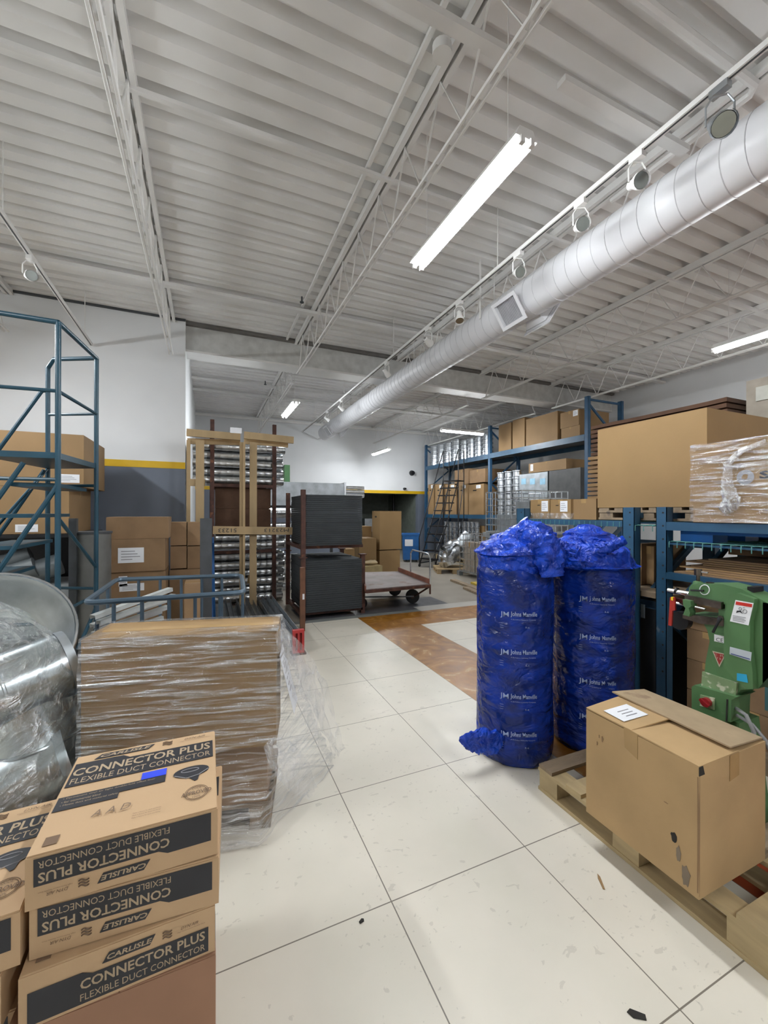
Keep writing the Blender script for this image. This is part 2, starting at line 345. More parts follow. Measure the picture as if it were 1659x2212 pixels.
# ---------------------------------------------------------------- spiral duct
DX,DZ,DR=3.156,3.78,.199
t=thing('spiral_duct','long white spiral duct running from the top right to the far wall','air duct',(DX,4,DZ-DR))
def ring(y,r,n=40): return [Vector((DX+r*math.cos(2*PI*k/n),y,DZ+r*math.sin(2*PI*k/n))) for k in range(n)]
ys=[(-3.5,DR),(1.0,DR)]
mb=MB(); mb.shell([ring(-3.5,DR),ring(3.0,DR),ring(3.0,DR+.006),ring(3.05,DR+.006),ring(3.05,DR),ring(7.6,DR),ring(7.6,DR+.006),ring(7.66,DR+.006),ring(7.66,DR),ring(11.6,DR)],cap0=True,cap1=True)
mb.build('duct_shell',M_duct,t,smooth=True)
pts=[]; n=28; pitch=.135
for i in range(int((11.5+3.4)/pitch*n)):
    a=2*PI*i/n; y=-3.4+pitch*i/n
    if y>11.5: break
    pts.append((DX+(DR+.0005)*math.cos(a),y,DZ+(DR+.0005)*math.sin(a)))
MB().tube(pts,.0035,4).build('spiral_seam',mat('duct_seam',(.55,.55,.57),.5),t)
def boot(Yc,s,nm):
    # square take-off pointing down and sideways; s=-1 left, 1 right
    ax=Vector((s*math.cos(math.radians(35)),0,-math.sin(math.radians(35)))); up=Vector((0,1,0)); sd=ax.cross(up)
    c=Vector((DX,Yc,DZ)); a,b=.12,.15
    R=[]
    for d,k in ((.10,.7),(.19,.72),(.275,1.0)):
        R.append([c+ax*d+sd*(sx*a*k)+up*(sy*b*k) for sx,sy in ((-1,-1),(1,-1),(1,1),(-1,1))])
    bt=MB().shell(R).build('duct_boot',M_duct,t)
    mb=MB(); o=c+ax*.275; mb.b
    fr=[(a+.03,b+.03,a-.005,b-.005)]
    A,B,a2,b2=fr[0]
    for (u0,u1,v0,v1) in ((-A,A,-B,-b2),(-A,A,b2,B),(-A,-a2,-b2,b2),(a2,A,-b2,b2)):
        mb.prism([o+sd*u0+up*v0,o+sd*u1+up*v0,o+sd*u1+up*v1,o+sd*u0+up*v1],ax*.012)
    mb.build('grille_frame',M_duct,bt)
    mb=MB()
    for i in range(15):
        v=-b2+(i+.5)*2*b2/15
        mb.prism([o+sd*-a2+up*(v-.003),o+sd*a2+up*(v-.003),o+sd*a2+up*(v+.005)-ax*.008,o+sd*-a2+up*(v+.005)-ax*.008],ax*.004)
    mb.build('grille_blades',M_duct,bt)
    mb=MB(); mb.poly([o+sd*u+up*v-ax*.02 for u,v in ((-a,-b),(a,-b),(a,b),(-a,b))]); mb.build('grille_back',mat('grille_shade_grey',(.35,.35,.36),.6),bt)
boot(3.45,-1,''); boot(3.45,1,''); boot(10.5,-1,''); boot(10.5,1,'')
for y in (1.0,3.95,6.0,8.5,10.9):
    MB().tube([(DX-.02,y,DZ+DR),(DX-.02,y,CZ)],.006,6).build('hanger_rod',M_white,t)
mb=MB(); mb.box(DX-DR-.03,DX-DR-.024,3.93,3.96,DZ-.02,CZ); mb.build('hanger_strap',M_white,t)
# ---------------------------------------------------------------- track lights
def rail(X,y0,y1,z,label):
    t=thing('track_rail',label,'track rail',(X,(y0+y1)/2,z))
    MB().box(X-.018,X+.018,y0,y1,z-.012,z+.02).build('rail',M_white,t); MB().box(X-.006,X+.006,y0+.02,y1-.02,z-.014,z-.011).build('slot',M_dkgr,t)
    for y in [y0+.4+k*2.4 for k in range(int((y1-y0)/2.4)+1)]: MB().tube([(X,y,z+.02),(X,y,CZ)],.005,5).build('hanger_rod',M_white,t)
rail(2.58,-2,12.0,3.85,'long white track rail beside the spiral duct')
rail(-1.49,-1,6.95,3.85,'white track rail at the left edge of the ceiling')
def spot(X,Y,label,yaw,tilt,m=M_white,s=1.0):
    t=thing('track_spotlight',label,'spotlight',(X,Y,3.838),0,'track spotlights')
    MB().box(X-.022,X+.022,Y-.045,Y+.045,3.80,3.838).bevel(.005).build('track_adapter',m,t)
    d=Vector((math.cos(tilt)*math.cos(yaw),math.cos(tilt)*math.sin(yaw),-math.sin(tilt)))
    c=Vector((X,Y,3.80-.135*s)); sd=d.cross(Vector((0,0,1))).normalized(); r=.047*s
    yk=[c+sd*r*1.12,c+sd*r*1.12+Vector((0,0,.085*s)),c+sd*r*.6+Vector((0,0,.125*s)),c-sd*r*.6+Vector((0,0,.125*s)),c-sd*r*1.12+Vector((0,0,.085*s)),c-sd*r*1.12]
    MB().tube(yk,.0055,6).build('yoke',m,t)
    mb=MB(); mb.tube([c-d*.085*s,c-d*.075*s,c-d*.03*s,c+d*.02*s,c+d*.05*s],[.018*s,.028*s,.03*s,r,r*.98],16,caps=False); mb.tube([c+d*.035*s,c+d*.055*s],r*1.08,16,caps=False); mb.build('lamp_head',m,t,smooth=True)
    mb=MB(); mb.tube([c+d*.040*s,c+d*.046*s],r*.93,16); mb.build('lamp_glass',M_glasslamp,t,smooth=True)
for i,(Y,yw,tl,lb,mm,sz) in enumerate([(1.33,4.0,.75,'dark metal track spotlight nearest the camera at the top right',M_gdull,1.25),(1.80,4.3,.45,'white track spotlight second from the top right',M_white,1.05),(2.24,4.2,.4,'white track spotlight third from the top right',M_white,1.05),(2.91,4.4,.5,'white track spotlight level with the far end of the tube light',M_white,1),(3.85,4.3,1.2,'white track spotlight pointing down just before the duct grille',M_white,1),(4.55,.5,.2,'white track spotlight turned sideways after the duct grille',M_white,1),(5.85,.3,.6,'white track spotlight shortly before the header',M_white,1),(8.2,.3,.4,'white track spotlight first beyond the header',M_white,1),(9.3,.3,.4,'white track spotlight second beyond the header',M_white,1)]):
    spot(2.58,Y,lb,yw,tl,mm,sz)
spot(-1.49,4.75,'white track spotlight on the left rail over the ladder',-1.0,.3,M_white,1)
for px,py,Y,lb in ((1118,905,9.3,''),):
    pass
M_cbox=mat('connector_cardboard',(.52,.35,.20),.7,var=.03,scale=3,bump=.05,bscale=70)
# ================================================================ generic builders
def frame_of(c,rz,size):   # local frame of a box: origin bottom centre
    return Matrix.Translation(c)@Matrix.Rotation(rz,4,'Z'),size
def face_pt(W,sz,face,u,v,off=.001):
    sx,sy,h=sz
    if face=='f': p=(-sx/2+u*sx,-sy/2-off,v*h)       # front (-y): u left-right, v up
    elif face=='r': p=(sx/2+off,-sy/2+u*sy,v*h)
    elif face=='l': p=(-sx/2-off,sy/2-u*sy,v*h)
    else: p=(-sx/2+u*sx,-sy/2+v*sy,h+off)
    return W@Vector(p)
def patch(mb,W,sz,face,u0,u1,v0,v1,off=.0012,th=.0006):
    P=[face_pt(W,sz,face,u,v,off) for u,v in ((u0,v0),(u1,v0),(u1,v1),(u0,v1))]
    nrm=(P[1]-P[0]).cross(P[2]-P[0]).normalized(); mb.prism(P,nrm*th)
def carton(label,c,size,rz=0,m=None,group=None,stick=(),tape='x',flaps=False,marks=(),name='cardboard_box',cat='box',holes=()):
    m=m or M_card; sx,sy,h=size; W=Matrix.Translation(c)@Matrix.Rotation(rz,4,'Z')
    mb=MB(); mb.box(-sx/2,sx/2,-sy/2,sy/2,.0005,h-.004,W).bevel(min(.004,sx*.02)); o=mb.build(name,m,mw=W); tag(o,label,cat,group)
    if m is M_cbox: MB().box(-sx/2+.002,sx/2-.002,-sy/2+.002,sy/2-.002,h-.004,h,W).build('flap',m,o)
    for s in ((-1,1) if m is not M_cbox else ()):    # the two top flaps with the seam between
        mb=MB()
        if tape=='x': mb.box(-sx/2+.002,sx/2-.002,*sorted((s*.0015,s*(sy/2-.002))),h-.004,h,W)
        else: mb.box(*sorted((s*.0015,s*(sx/2-.002))),-sy/2+.002,sy/2-.002,h-.004,h,W)
        mb.build('flap',m,o)
    if tape:
        k=.025; mb=MB()
        if tape=='x': mb.box(-sx/2-.001,sx/2+.001,-k,k,h,h+.0008,W); mb.box(-sx/2-.0015,-sx/2-.0003,-k,k,h*.8,h,W); mb.box(sx/2+.0003,sx/2+.0015,-k,k,h*.8,h,W)
        else: mb.box(-k,k,-sy/2-.001,sy/2+.001,h,h+.0008,W); mb.box(-k,k,-sy/2-.0015,-sy/2-.0003,h*.78,h,W); mb.box(-k,k,sy/2+.0003,sy/2+.0015,h*.78,h,W)
        mb.build('tape',M_tape,o)
    for (f,u0,u1,v0,v1) in stick:
        mb=MB(); patch(mb,W,size,f,u0,u1,v0,v1,.0016); st=mb.build('paper_label',M_paper,o)
        mb=MB()
        for k in range(4):
            vv=v0+(v1-v0)*(.2+.18*k); patch(mb,W,size,f,u0+(u1-u0)*.12,u0+(u1-u0)*(.55+.1*((k*7)%4)),vv,vv+(v1-v0)*.05,.0026)
        mb.build('print_lines',M_greyink,st)
    for (f,u,v,r) in holes:
        mb=MB(); patch(mb,W,size,f,u-r,u+r,v-.02,v+.02,.0012); mb.build('hand_hole',M_gap,o)
    return o,W
def cbox(label,x0,x1,y0,y1,z0,z1,**k):
    return carton(label,((x0+x1)/2,(y0+y1)/2,z0),(abs(x1-x0),abs(y1-y0),z1-z0),**k)
def pxbox(xl,xr,yt,yb,Y,dep):   # front face seen in plane Y -> world extents
    ym=(yt+yb)/2; a=U(xl,ym,Y=Y); b=U(xr,ym,Y=Y); xm=(xl+xr)/2
    return a.x,b.x,Y,Y+dep,U(xm,yb,Y=Y).z,U(xm,yt,Y=Y).z
def pallet(label,cx,cy,rz,L,Wd,m=None,h=.14,z=0,group=None,dark=None):
    m=m or M_woodx
    t=thing('wooden_pallet',label,'pallet',(cx,cy,z),rz,group); W=WM[t.name]
    bt=.018; n=6
    for i in range(n):
        y=-L/2+.05+i*(L-.1)/(n-1)
        MB().box(-Wd/2,Wd/2,y-.045,y+.045,h-bt,h,W).bevel(.002).build('deck_board',dark if (dark and i%2==1) else m,t)
    for s in (-1,0,1):
        x=s*(Wd/2-.05)
        MB().box(x-.05,x+.05,-L/2,L/2,h-2*bt,h-bt,W).build('stringer_board',m,t); MB().box(x-.05,x+.05,-L/2,L/2,.001,bt,W).build('bottom_board',m,t)
        for k in (-1,0,1):
            y=k*(L/2-.065); MB().box(x-.045,x+.045,y-.06,y+.06,bt,h-2*bt,W).bevel(.002).build('block',m,t)
    return t
def wrap_shell(rings,n,amp,frq,seed=0):
    """rings: list of (polygon points); each edge subdivided n times; outward noise"""
    out=[]
    for ri,poly in enumerate(rings):
        poly=[Vector(p) for p in poly]; c=sum(poly,Vector())/len(poly); R=[]
        for i,p in enumerate(poly):
            q=poly[(i+1)%len(poly)]
            for k in range(n):
                v=p.lerp(q,k/n); d=(v-c); d.z=0; d.normalize()
                nn=noise.noise(Vector((v.x*frq,v.y*frq,v.z*frq*2+seed))); R.append(v+d*(abs(nn)*amp))
        out.append(R)
    return out
def interp(polys,m):
    out=[]
    for A,B in zip(polys,polys[1:]):
        for k in range(m): out.append([Vector(a).lerp(Vector(b),k/m) for a,b in zip(A,B)])
    out.append([Vector(p) for p in polys[-1]]); return out
# ================================================================ big shrink-wrapped cartons, centre left
rz=math.atan2(-.191,.804)
def bw(u,v,z): # local: u along front, v back
    return Vector((-.5,2.165,z))+Vector((math.cos(rz),math.sin(rz),0))*u+Vector((-math.sin(rz),math.cos(rz),0))*v
def wbox(u0,u1,v0,v1,z0,z1,label,**k):
    c=bw((u0+u1)/2,(v0+v1)/2,z0); return carton(label,c,(u1-u0,v1-v0,z1-z0),rz,**k)
pallet('wooden pallet under the shrink-wrapped cartons',*(bw(.40,.25,0).xy),rz,.46,.80,m=M_woodg,h=.12)
wbox(.0,.827,.0,.27,.40,.94,'large flat carton on top of the shrink-wrapped pallet load',m=M_card2)
wbox(.0,.39,.01,.30,.121,.398,'lower left carton inside the shrink-wrapped pallet load',m=M_cardd)
wbox(.395,.785,.03,.31,.121,.398,'lower right carton inside the shrink-wrapped pallet load',m=M_cardd)
top=[bw(-.006,-.008,.945),bw(.833,-.008,.945),bw(.835,.29,.945),bw(-.006,.29,.945)]
mid=[bw(-.012,-.014,.42),bw(.85,-.015,.42),bw(.95,.36,.48),bw(.0,.33,.48)]
low=[bw(-.04,-.05,.13),bw(.76,-.07,.13),bw(1.08,.40,.13),bw(.0,.38,.13)]
bot=[bw(-.05,-.06,.008),bw(.74,-.09,.008),bw(1.12,.42,.008),bw(.0,.40,.008)]
inn=[bw(.05,.06,.952),bw(.79,.07,.952),bw(.79,.22,.952),bw(.05,.22,.952)]
R=wrap_shell(interp([bot,low,mid],12)[:-1],26,.035,7,3)+wrap_shell(interp([mid,top],14),26,.007,16,5)
mb=MB(); mb.shell(R); mb.shell([R[-1],wrap_shell([inn],26,.03,9,1)[0]])
tag(mb.build('stretch_wrap',M_film,smooth=True),'clear stretch wrap pulled tight around the big cartons, loose at the floor','plastic wrap')
# torn loose folds of wrap on the right side
for i,(a,b,c_) in enumerate([(bw(.84,.02,.93),bw(.97,.20,.55),bw(1.12,.42,.06)),(bw(.85,.12,.90),bw(1.02,.35,.5),bw(1.17,.52,.03)),(bw(.80,-.05,.45),bw(.90,.0,.3),bw(1.0,.15,.05))]):
    mb=MB(); rg=[]
    for k in range(21):
        t_=k/20; p=a.lerp(b,min(1,t_*2)) if t_<.5 else b.lerp(c_,(t_-.5)*2)
        wd=.05+.07*math.sin(t_*PI)
        rg.append([p+Vector((.6,.8,0))*(wd*(j/6-.5)*2)+Vector((1,-.5,0))*(.022*noise.noise(Vector((j*.9,k*.5,i*7.)))) for j in range(7)])
    mb.shell(rg,close=False); tag(mb.build('loose_wrap_fold',M_filmf,smooth=True),['long loose fold of clear wrap at the load\'s right front corner','rear loose fold of clear wrap hanging down the right side','low loose fold of clear wrap at the right foot of the load'][i],'plastic wrap')
mb=MB(); p=[bw(.838,.05,.80),bw(.838,.25,.80),bw(.915,.25,.50),bw(.905,.08,.50)]; mb.prism(p,Vector((.002,0,0)));o=mb.build('document_sheet',M_paper); tag(o,'white document sheet trapped under the wrap on the right side','paper')
mb=MB()
for k in range(5):
    a=.12+.1*k; mb.prism([p[0].lerp(p[1],.15).lerp(p[3].lerp(p[2],.15),a+.1)+Vector((.004,0,0)),p[0].lerp(p[1],.6).lerp(p[3].lerp(p[2],.6),a+.1)+Vector((.004,0,0)),p[0].lerp(p[1],.6).lerp(p[3].lerp(p[2],.6),a+.12)+Vector((.004,0,0)),p[0].lerp(p[1],.15).lerp(p[3].lerp(p[2],.15),a+.12)+Vector((.004,0,0))],Vector((.0005,0,0)))
mb.build('print_lines',M_greyink,o)
# ================================================================ printed connector boxes, front left
M_cbox_=mat('connector_cardboard',(.50,.335,.19),.7,var=.03,scale=3,bump=.05,bscale=70)
M_bluep=mat('blue_print_patch',(.03,.07,.75),.5)
def side_print(o,W,sz,face='f',flip=True):
    sx,sy,h=sz
    def P(u,v): 
        return face_pt(W,sz,face,(1-u) if flip else u,(1-v) if flip else v,.0012)
    def txt(s,u0,u1,v0,v1,nm,m,shear=0,off=.002,bold=0):
        a=face_pt(W,sz,face,(1-u0) if flip else u0,(1-v0) if flip else v0,off); b=face_pt(W,sz,face,(1-u1) if flip else u1,(1-v0) if flip else v0,off); c=face_pt(W,sz,face,(1-u0) if flip else u0,(1-v1) if flip else v1,off)
        mb=MB(); text_into(mb,s,a,(b-a).normalized(),(c-a).normalized(),(b-a).length,(c-a).length,shear=shear,bold=bold); return mb.build(nm,m,o)
    mb=MB(); pl=[P(.04,.07),P(.96,.07),P(.96,.58),P(.34,.58),P(.29,.66),P(.04,.66)]; nrm=(pl[1]-pl[0]).cross(pl[2]-pl[0]).normalized()*.0005
    mb.prism(pl,nrm); mb.build('printed_band',M_ink,o)
    txt('CONNECTOR PLUS',.28,.94,.34,.53,'lettering',M_inkt,bold=.02)
    txt('FLEXIBLE DUCT CONNECTOR',.28,.94,.13,.26,'lettering',M_inkt)
    mb=MB(); pl=[P(.385,.68),P(.63,.68),P(.66,.86),P(.42,.86)]; mb.prism(pl,nrm); mb.build('logo_plate',M_ink,o)
    txt('CARLISLE',.405,.635,.72,.82,'logo_lettering',M_inkt,shear=.25,bold=.025)
    mb=MB()
    for k in range(3):
        q=[P(.70+.05*j/6,.70+.055*k+.022*math.sin(j/6*2*PI)) for j in range(7)]; mb.tube([x+nrm for x in q],.0016,4)
    mb.build('wave_mark',M_inks,o)
    txt('DYN AIR',.80,.90,.74,.80,'small_lettering',M_inks,shear=.3); txt('High Performance Flexible Duct',.78,.94,.69,.715,'small_lettering',M_inks)
def top_print(o,W,sz,aad=True,blue=True):
    def P(u,v,off=.0016): return face_pt(W,sz,'t',u,v,off)
    def txt(s,u0,u1,v0,v1,nm,m,shear=0,off=.0026,bold=0):
        a=P(u0,v0,off);b=P(u1,v0,off);c=P(u0,v1,off); mb=MB(); text_into(mb,s,a,(b-a).normalized(),(c-a).normalized(),(b-a).length,(c-a).length,shear=shear,bold=bold); return mb.build(nm,m,o)
    nz=W.to_3x3()@Vector((0,0,.0005))
    mb=MB(); mb.prism([P(.02,.60),P(.98,.60),P(.98,.84),P(.38,.84),P(.33,.885),P(.02,.885)],nz); mb.build('printed_band',M_ink,o)
    txt('CONNECTOR PLUS',.03,.96,.72,.815,'lettering',M_inkt,bold=.02); txt('FLEXIBLE DUCT CONNECTOR',.04,.96,.625,.69,'lettering',M_inkt)
    mb=MB(); mb.prism([P(.13,.905),P(.50,.905),P(.54,.965),P(.17,.965)],nz); mb.build('logo_plate',M_ink,o)
    txt('CARLISLE',.16,.50,.915,.953,'logo_lettering',M_inkt,shear=.4,bold=.025)
    mb=MB()
    for k in range(3): mb.tube([P(.60+.07*j/6,.915+.02*k+.008*math.sin(j/6*2*PI),.002) for j in range(7)],.0015,4)
    mb.build('wave_mark',M_inks,o)
    txt('DYN AIR',.76,.92,.93,.955,'small_lettering',M_inks,shear=.4); txt('High Performance Flexible Duct',.73,.96,.905,.918,'small_lettering',M_inks)
    mb=MB(); mb.prism([P(.02,.36),P(.66,.36),P(.66,.54),P(.02,.54)] if not blue else [P(.02,.35),P(.38,.35),P(.38,.41),P(.66,.41),P(.66,.49),P(.02,.49)],nz); mb.build('printed_band',M_ink,o)
    for k,s in enumerate(('Permanent vinyl air tight double-fold offset liner','for commercial blind','Meets duct and material safety')): txt('• '+s,.05,.05+.5*len(s)/46,.455-.035*k,.475-.035*k,'bullet_lettering',M_inkt,off=.003)
    if blue:
        mb=MB(); mb.prism([P(.50,.49,.0024),P(.66,.49,.0024),P(.66,.57,.0024),P(.50,.57,.0024)],nz); mb.build('blue_patch',M_bluep,o)
    # picture of the coiled connector strip
    mb=MB(); mb.prism([P(.83+.12*math.cos(a),.46+.065*math.sin(a)) for a in [2*PI*k/28 for k in range(28)]],nz); mb.prism([P(.80,.41),P(.855,.335),P(.875,.345),P(.885,.40),P(.95,.455),P(.90,.49)],nz*1.3); mb.build('coil_picture',M_ink,o)
    mb=MB(); mb.tube([P(.82+.06*math.cos(a),.475+.02*math.sin(a),.0026) for a in [2*PI*k/20 for k in range(20)]],.0012,4,closed=True); mb.tube([P(.72,.44,.0026),P(.80,.385,.0026),P(.88,.40,.0026),P(.945,.45,.0026)],.0014,4); mb.build('coil_highlight',M_greyink,o)
    mb=MB()
    for q in (1,.86): mb.tube([P(.87+.075*q*math.cos(a),.20+.075*q*math.sin(a),.002) for a in [2*PI*k/32 for k in range(32)]],.0008,4,closed=True)
    mb.build('stamp_ring',M_inks,o)
    txt('APPROVED',.775,.965,.18,.22,'stamp_lettering',M_inks,bold=.02); txt('CODE',.84,.90,.235,.255,'stamp_lettering',M_inks); txt('100%',.845,.895,.145,.165,'stamp_lettering',M_inks)
    for k in range(3): txt('Made in factory for ducts and fittings',.50,.66,.09+.022*k,.102+.022*k,'small_lettering',M_inks)
    mb=MB(); mb.prism([P(.06,.05),P(.13,.05),P(.13,.12),P(.06,.12)],nz); mb.build('square_mark',M_inks,o)
    if aad:
        txt('A A D',.26,.47,.20,.26,'handwriting',mat('pencil_grey',(.22,.15,.10),.8),shear=.2,off=.0045)
cb_sz=(.402,.412,.123); cx,cy=-.172,1.372
o,W=carton('plain carton on the floor under the left printed boxes',(-.19,1.37,.001),(.43,.43,.345),.0,m=mat('cardboard_pink',(.33,.18,.11),.8,var=.04),tape=None)
o['label']='plain carton carrying the three printed duct connector boxes'
o,W=carton('lowest of the three printed duct connector boxes, print the right way up',(-.185,1.362,.3465),cb_sz,math.radians(2),m=M_cbox,tape=None); side_print(o,W,cb_sz,'f',False); top_print(o,W,cb_sz,False,False); side_print(o,W,(cb_sz[0],cb_sz[1],cb_sz[2]),'r',False)
o,W=carton('middle one of the three printed duct connector boxes, print upside down',(-.158,1.376,.4715),cb_sz,math.radians(-3),m=M_cbox,tape=None); side_print(o,W,cb_sz); top_print(o,W,cb_sz,False,False)
o,W=carton('topmost printed duct connector box with blue patch and handwritten letters',(cx,cy,.597),cb_sz,0,m=M_cbox,tape=None); side_print(o,W,cb_sz); top_print(o,W,cb_sz)
# left stack, cut by the frame
q=U(110,1715,Z=.60)
for k,(z,lb) in enumerate([(.226,'lowest printed duct connector box at the left edge'),(.351,'second printed duct connector box from the bottom at the left edge'),(.476,'topmost printed duct connector box at the left edge')]):
    o,W=carton(lb,(-.615+.01*k,1.40-.015*k,z),cb_sz,math.radians((4,-3,3)[k]),m=M_cbox,tape=None); side_print(o,W,cb_sz); top_print(o,W,cb_sz,False,False)
carton('plain carton under the printed boxes at the left edge',(-.62,1.40,.001),(.42,.42,.224),0,m=M_cardd,tape=None)
# ================================================================ brown box on the pallet, front right
pallet('wooden pallet with the worn brown carton at the front right',1.655+.42,1.205,0,1.0,.84,dark=M_woodg)
x0,x1,y0,y1,z0,z1=1.586+.075,2.02+.03,.875,1.345,.1405,.615
bx,by=1.80,1.11; bs=(.425,.465,.470); W=Matrix.Translation((bx,by,.1408))
mb=MB(); g=8
mb.box(-bs[0]/2,bs[0]/2,-bs[1]/2,bs[1]/2,0,bs[2]-.006,W).bevel(.006,2); M_wb=mat('worn_tan_cardboard',(.46,.305,.148),.8,var=.06,scale=4,bump=.12,bscale=30,dirt=((.26,.16,.08),5,.70))
ob=mb.build('cardboard_box',M_wb,mw=W); tag(ob,'worn brown carton with overlapping flaps and white label on the front right pallet','box')
def TP(x,y,z): return W@Vector((x,y,z))
hx,hy,hh=bs[0]/2,bs[1]/2,bs[2]
mb=MB(); mb.prism([TP(-hx,-hy,hh-.006),TP(.03,-hy,hh-.006),TP(.03,.03,hh-.003),TP(-hx,.03,hh-.003)],(0,0,.005)); mb.build('flap',M_wb,ob)
mb=MB(); mb.prism([TP(-hx,.02,hh-.002),TP(.02,.00,hh+.012),TP(.02,hy,hh+.012),TP(-hx,hy,hh-.002)],(0,0,.005)); mb.build('flap',M_wb,ob)
mb=MB(); mb.prism([TP(-.005,-hy+.01,hh+.010),TP(hx,-hy+.01,hh-.002),TP(hx,hy+.02,hh+.0),TP(-.005,hy+.03,hh+.022)],(0,0,.006)); mb.build('flap',mat('cardboard_greyish',(.40,.295,.18),.85,var=.08,dirt=((.28,.19,.12),8,.6)),ob)
mb=MB(); mb.prism([TP(-.185,.07,hh+.0085),TP(-.045,.06,hh+.0155),TP(-.045,.16,hh+.0175),TP(-.18,.17,hh+.0085)],(0,0,.001)); st=mb.build('paper_label',M_paper,ob)
mb=MB()
for k in range(3): mb.prism([TP(-.14,.09+.02*k,hh+.0125),TP(-.08,.085+.02*k,hh+.0160),TP(-.08,.089+.02*k,hh+.0160),TP(-.14,.094+.02*k,hh+.0125)],(0,0,.0012))
mb.build('print_lines',M_greyink,st)
mb=MB(); mb.prism([TP(-hx-.001,-.01,hh-.10),TP(-hx-.001,-.01,hh+.001),TP(-hx-.001,.05,hh+.001),TP(-hx-.001,.045,hh-.08)],(-.0008,0,0)); mb.prism([TP(-hx,-.012,hh-.001),TP(-.01,-.012,hh-.001),TP(-.01,.05,hh-.001),TP(-hx,.05,hh-.001)],(0,0,.001)); mb.build('tape',M_tape,ob)
mb=MB(); mb.prism([TP(-.03,-hy-.001,hh-.10),TP(.03,-hy-.001,hh-.09),TP(.03,-hy-.001,hh-.006),TP(-.03,-hy-.001,hh-.006)],(0,-.0008,0)); mb.build('tape',M_tape,ob)
def blot(mb,yc,zc,ry,rzv,seed,x=-hx-.0012):
    mb.prism([TP(x,yc+ry*math.cos(a)*(.6+.6*abs(noise.noise(Vector((a*2,seed,0))))),zc+rzv*math.sin(a)*(.6+.6*abs(noise.noise(Vector((a*2,seed,5)))))) for a in [2*PI*k/18 for k in range(18)]],(-.0006,0,0))
mb=MB(); blot(mb,-.15,.16,.016,.028,1); mb.build('torn_hole',M_gap,ob)
mb=MB(); blot(mb,-.165,.11,.012,.035,2); blot(mb,-.19,.05,.02,.05,3,-hx-.0009); mb.build('grey_scuff',mat('grey_scuff',(.22,.17,.12),.8),ob)
mb=MB(); blot(mb,.15,.37,.006,.018,4); blot(mb,.175,.34,.004,.012,6); blot(mb,.165,.375,.004,.010,8); blot(mb,-.12,.27,.012,.003,7); mb.build('tear_mark',M_cardd,ob)
mb=MB(); mb.tube([TP(-hx+.004,-hy+.004,.01),TP(-hx+.002,-hy+.002,hh*.5),TP(-hx+.004,-hy+.004,hh-.03)],.0045,6); mb.build('crushed_edge',M_cardd,ob,smooth=True)
mb=MB(); mb.prism([TP(-hx-.002,-hy-.002,hh-.035),TP(-hx+.03,-hy-.002,hh-.035),TP(-hx+.02,-hy-.002,hh-.004),TP(-hx-.002,-hy-.002,hh-.004)],(0,.002,0)); mb.build('corner_gap',M_gap,ob)
# floor scraps
def scrap(label,px,py,L,wd,ang,m):
    q=U(px,py,Z=0); Wm=Matrix.Translation((q.x,q.y,.001))@Matrix.Rotation(ang,4,'Z'); mb=MB(); mb.prism([Wm@Vector(v) for v in ((-L/2,-wd/2,0),(L*.3,-wd*.6,0),(L/2,0,0),(L*.2,wd*.5,0),(-L/2,wd*.2,0))],(0,0,.003)); tag(mb.build('floor_scrap',m),label,'scrap')
scrap('pale wood splinter on the tiles beside the front pallet',1297,1905,.07,.010,1.0,M_card)
scrap('small black scrap on the tile seam left of centre',781,1990,.02,.012,.3,M_gap)
scrap('black curled scrap at the bottom edge near the tile joint',1375,2195,.05,.02,2.4,M_gap)
# ================================================================ blue insulation rolls
def bagmat(name,col,col2,thr,sc,bd):
    m=bpy.data.materials.new(name); m.use_nodes=True; n=m.node_tree; L=n.links.new; b=n.nodes['Principled BSDF']
    tc=n.nodes.new('ShaderNodeTexCoord'); mp=n.nodes.new('ShaderNodeMapping'); mp.inputs['Scale'].default_value=sc; mp.inputs['Rotation'].default_value=(.5,.3,0); L(tc.outputs['Object'],mp.inputs[0])
    nz=n.nodes.new('ShaderNodeTexNoise'); nz.inputs['Scale'].default_value=2.5; nz.inputs['Detail'].default_value=4; nz.inputs['Distortion'].default_value=.5; L(mp.outputs[0],nz.inputs[0])
    r_=n.nodes.new('ShaderNodeMath'); r_.operation='SUBTRACT'; L(nz.outputs[0],r_.inputs[0]); r_.inputs[1].default_value=.5
    ab=n.nodes.new('ShaderNodeMath'); ab.operation='ABSOLUTE'; L(r_.outputs[0],ab.inputs[0])
    vo=n.nodes.new('ShaderNodeTexVoronoi'); vo.feature='DISTANCE_TO_EDGE'; vo.inputs['Scale'].default_value=3.2; L(mp.outputs[0],vo.inputs[0])
    ad=n.nodes.new('ShaderNodeMath'); ad.operation='MULTIPLY_ADD'; L(vo.outputs[0],ad.inputs[0]); ad.inputs[1].default_value=.35; L(ab.outputs[0],ad.inputs[2])
    bp=n.nodes.new('ShaderNodeBump'); bp.inputs['Strength'].default_value=1; bp.inputs['Distance'].default_value=bd; L(ad.outputs[0],bp.inputs['Height']); L(bp.outputs[0],b.inputs['Normal'])
    cr=n.nodes.new('ShaderNodeValToRGB'); cr.color_ramp.elements[0].position=.38; cr.color_ramp.elements[1].position=.62; cr.color_ramp.elements[0].color=(*col,1); cr.color_ramp.elements[1].color=(*col2,1)
    n2=n.nodes.new('ShaderNodeTexNoise'); n2.inputs['Scale'].default_value=3; n2.inputs['Detail'].default_value=3; L(mp.outputs[0],n2.inputs[0]); L(n2.outputs[0],cr.inputs[0]); L(cr.outputs[0],b.inputs['Base Color'])
    b.inputs['Roughness'].default_value=.22; b.inputs['Specular IOR Level'].default_value=.38; MATS[name]=m; return m
M_bag=bagmat('blue_poly_bag',(.003,.018,.15),(.004,.034,.33),.5,(2.2,2.2,3.6),.05)
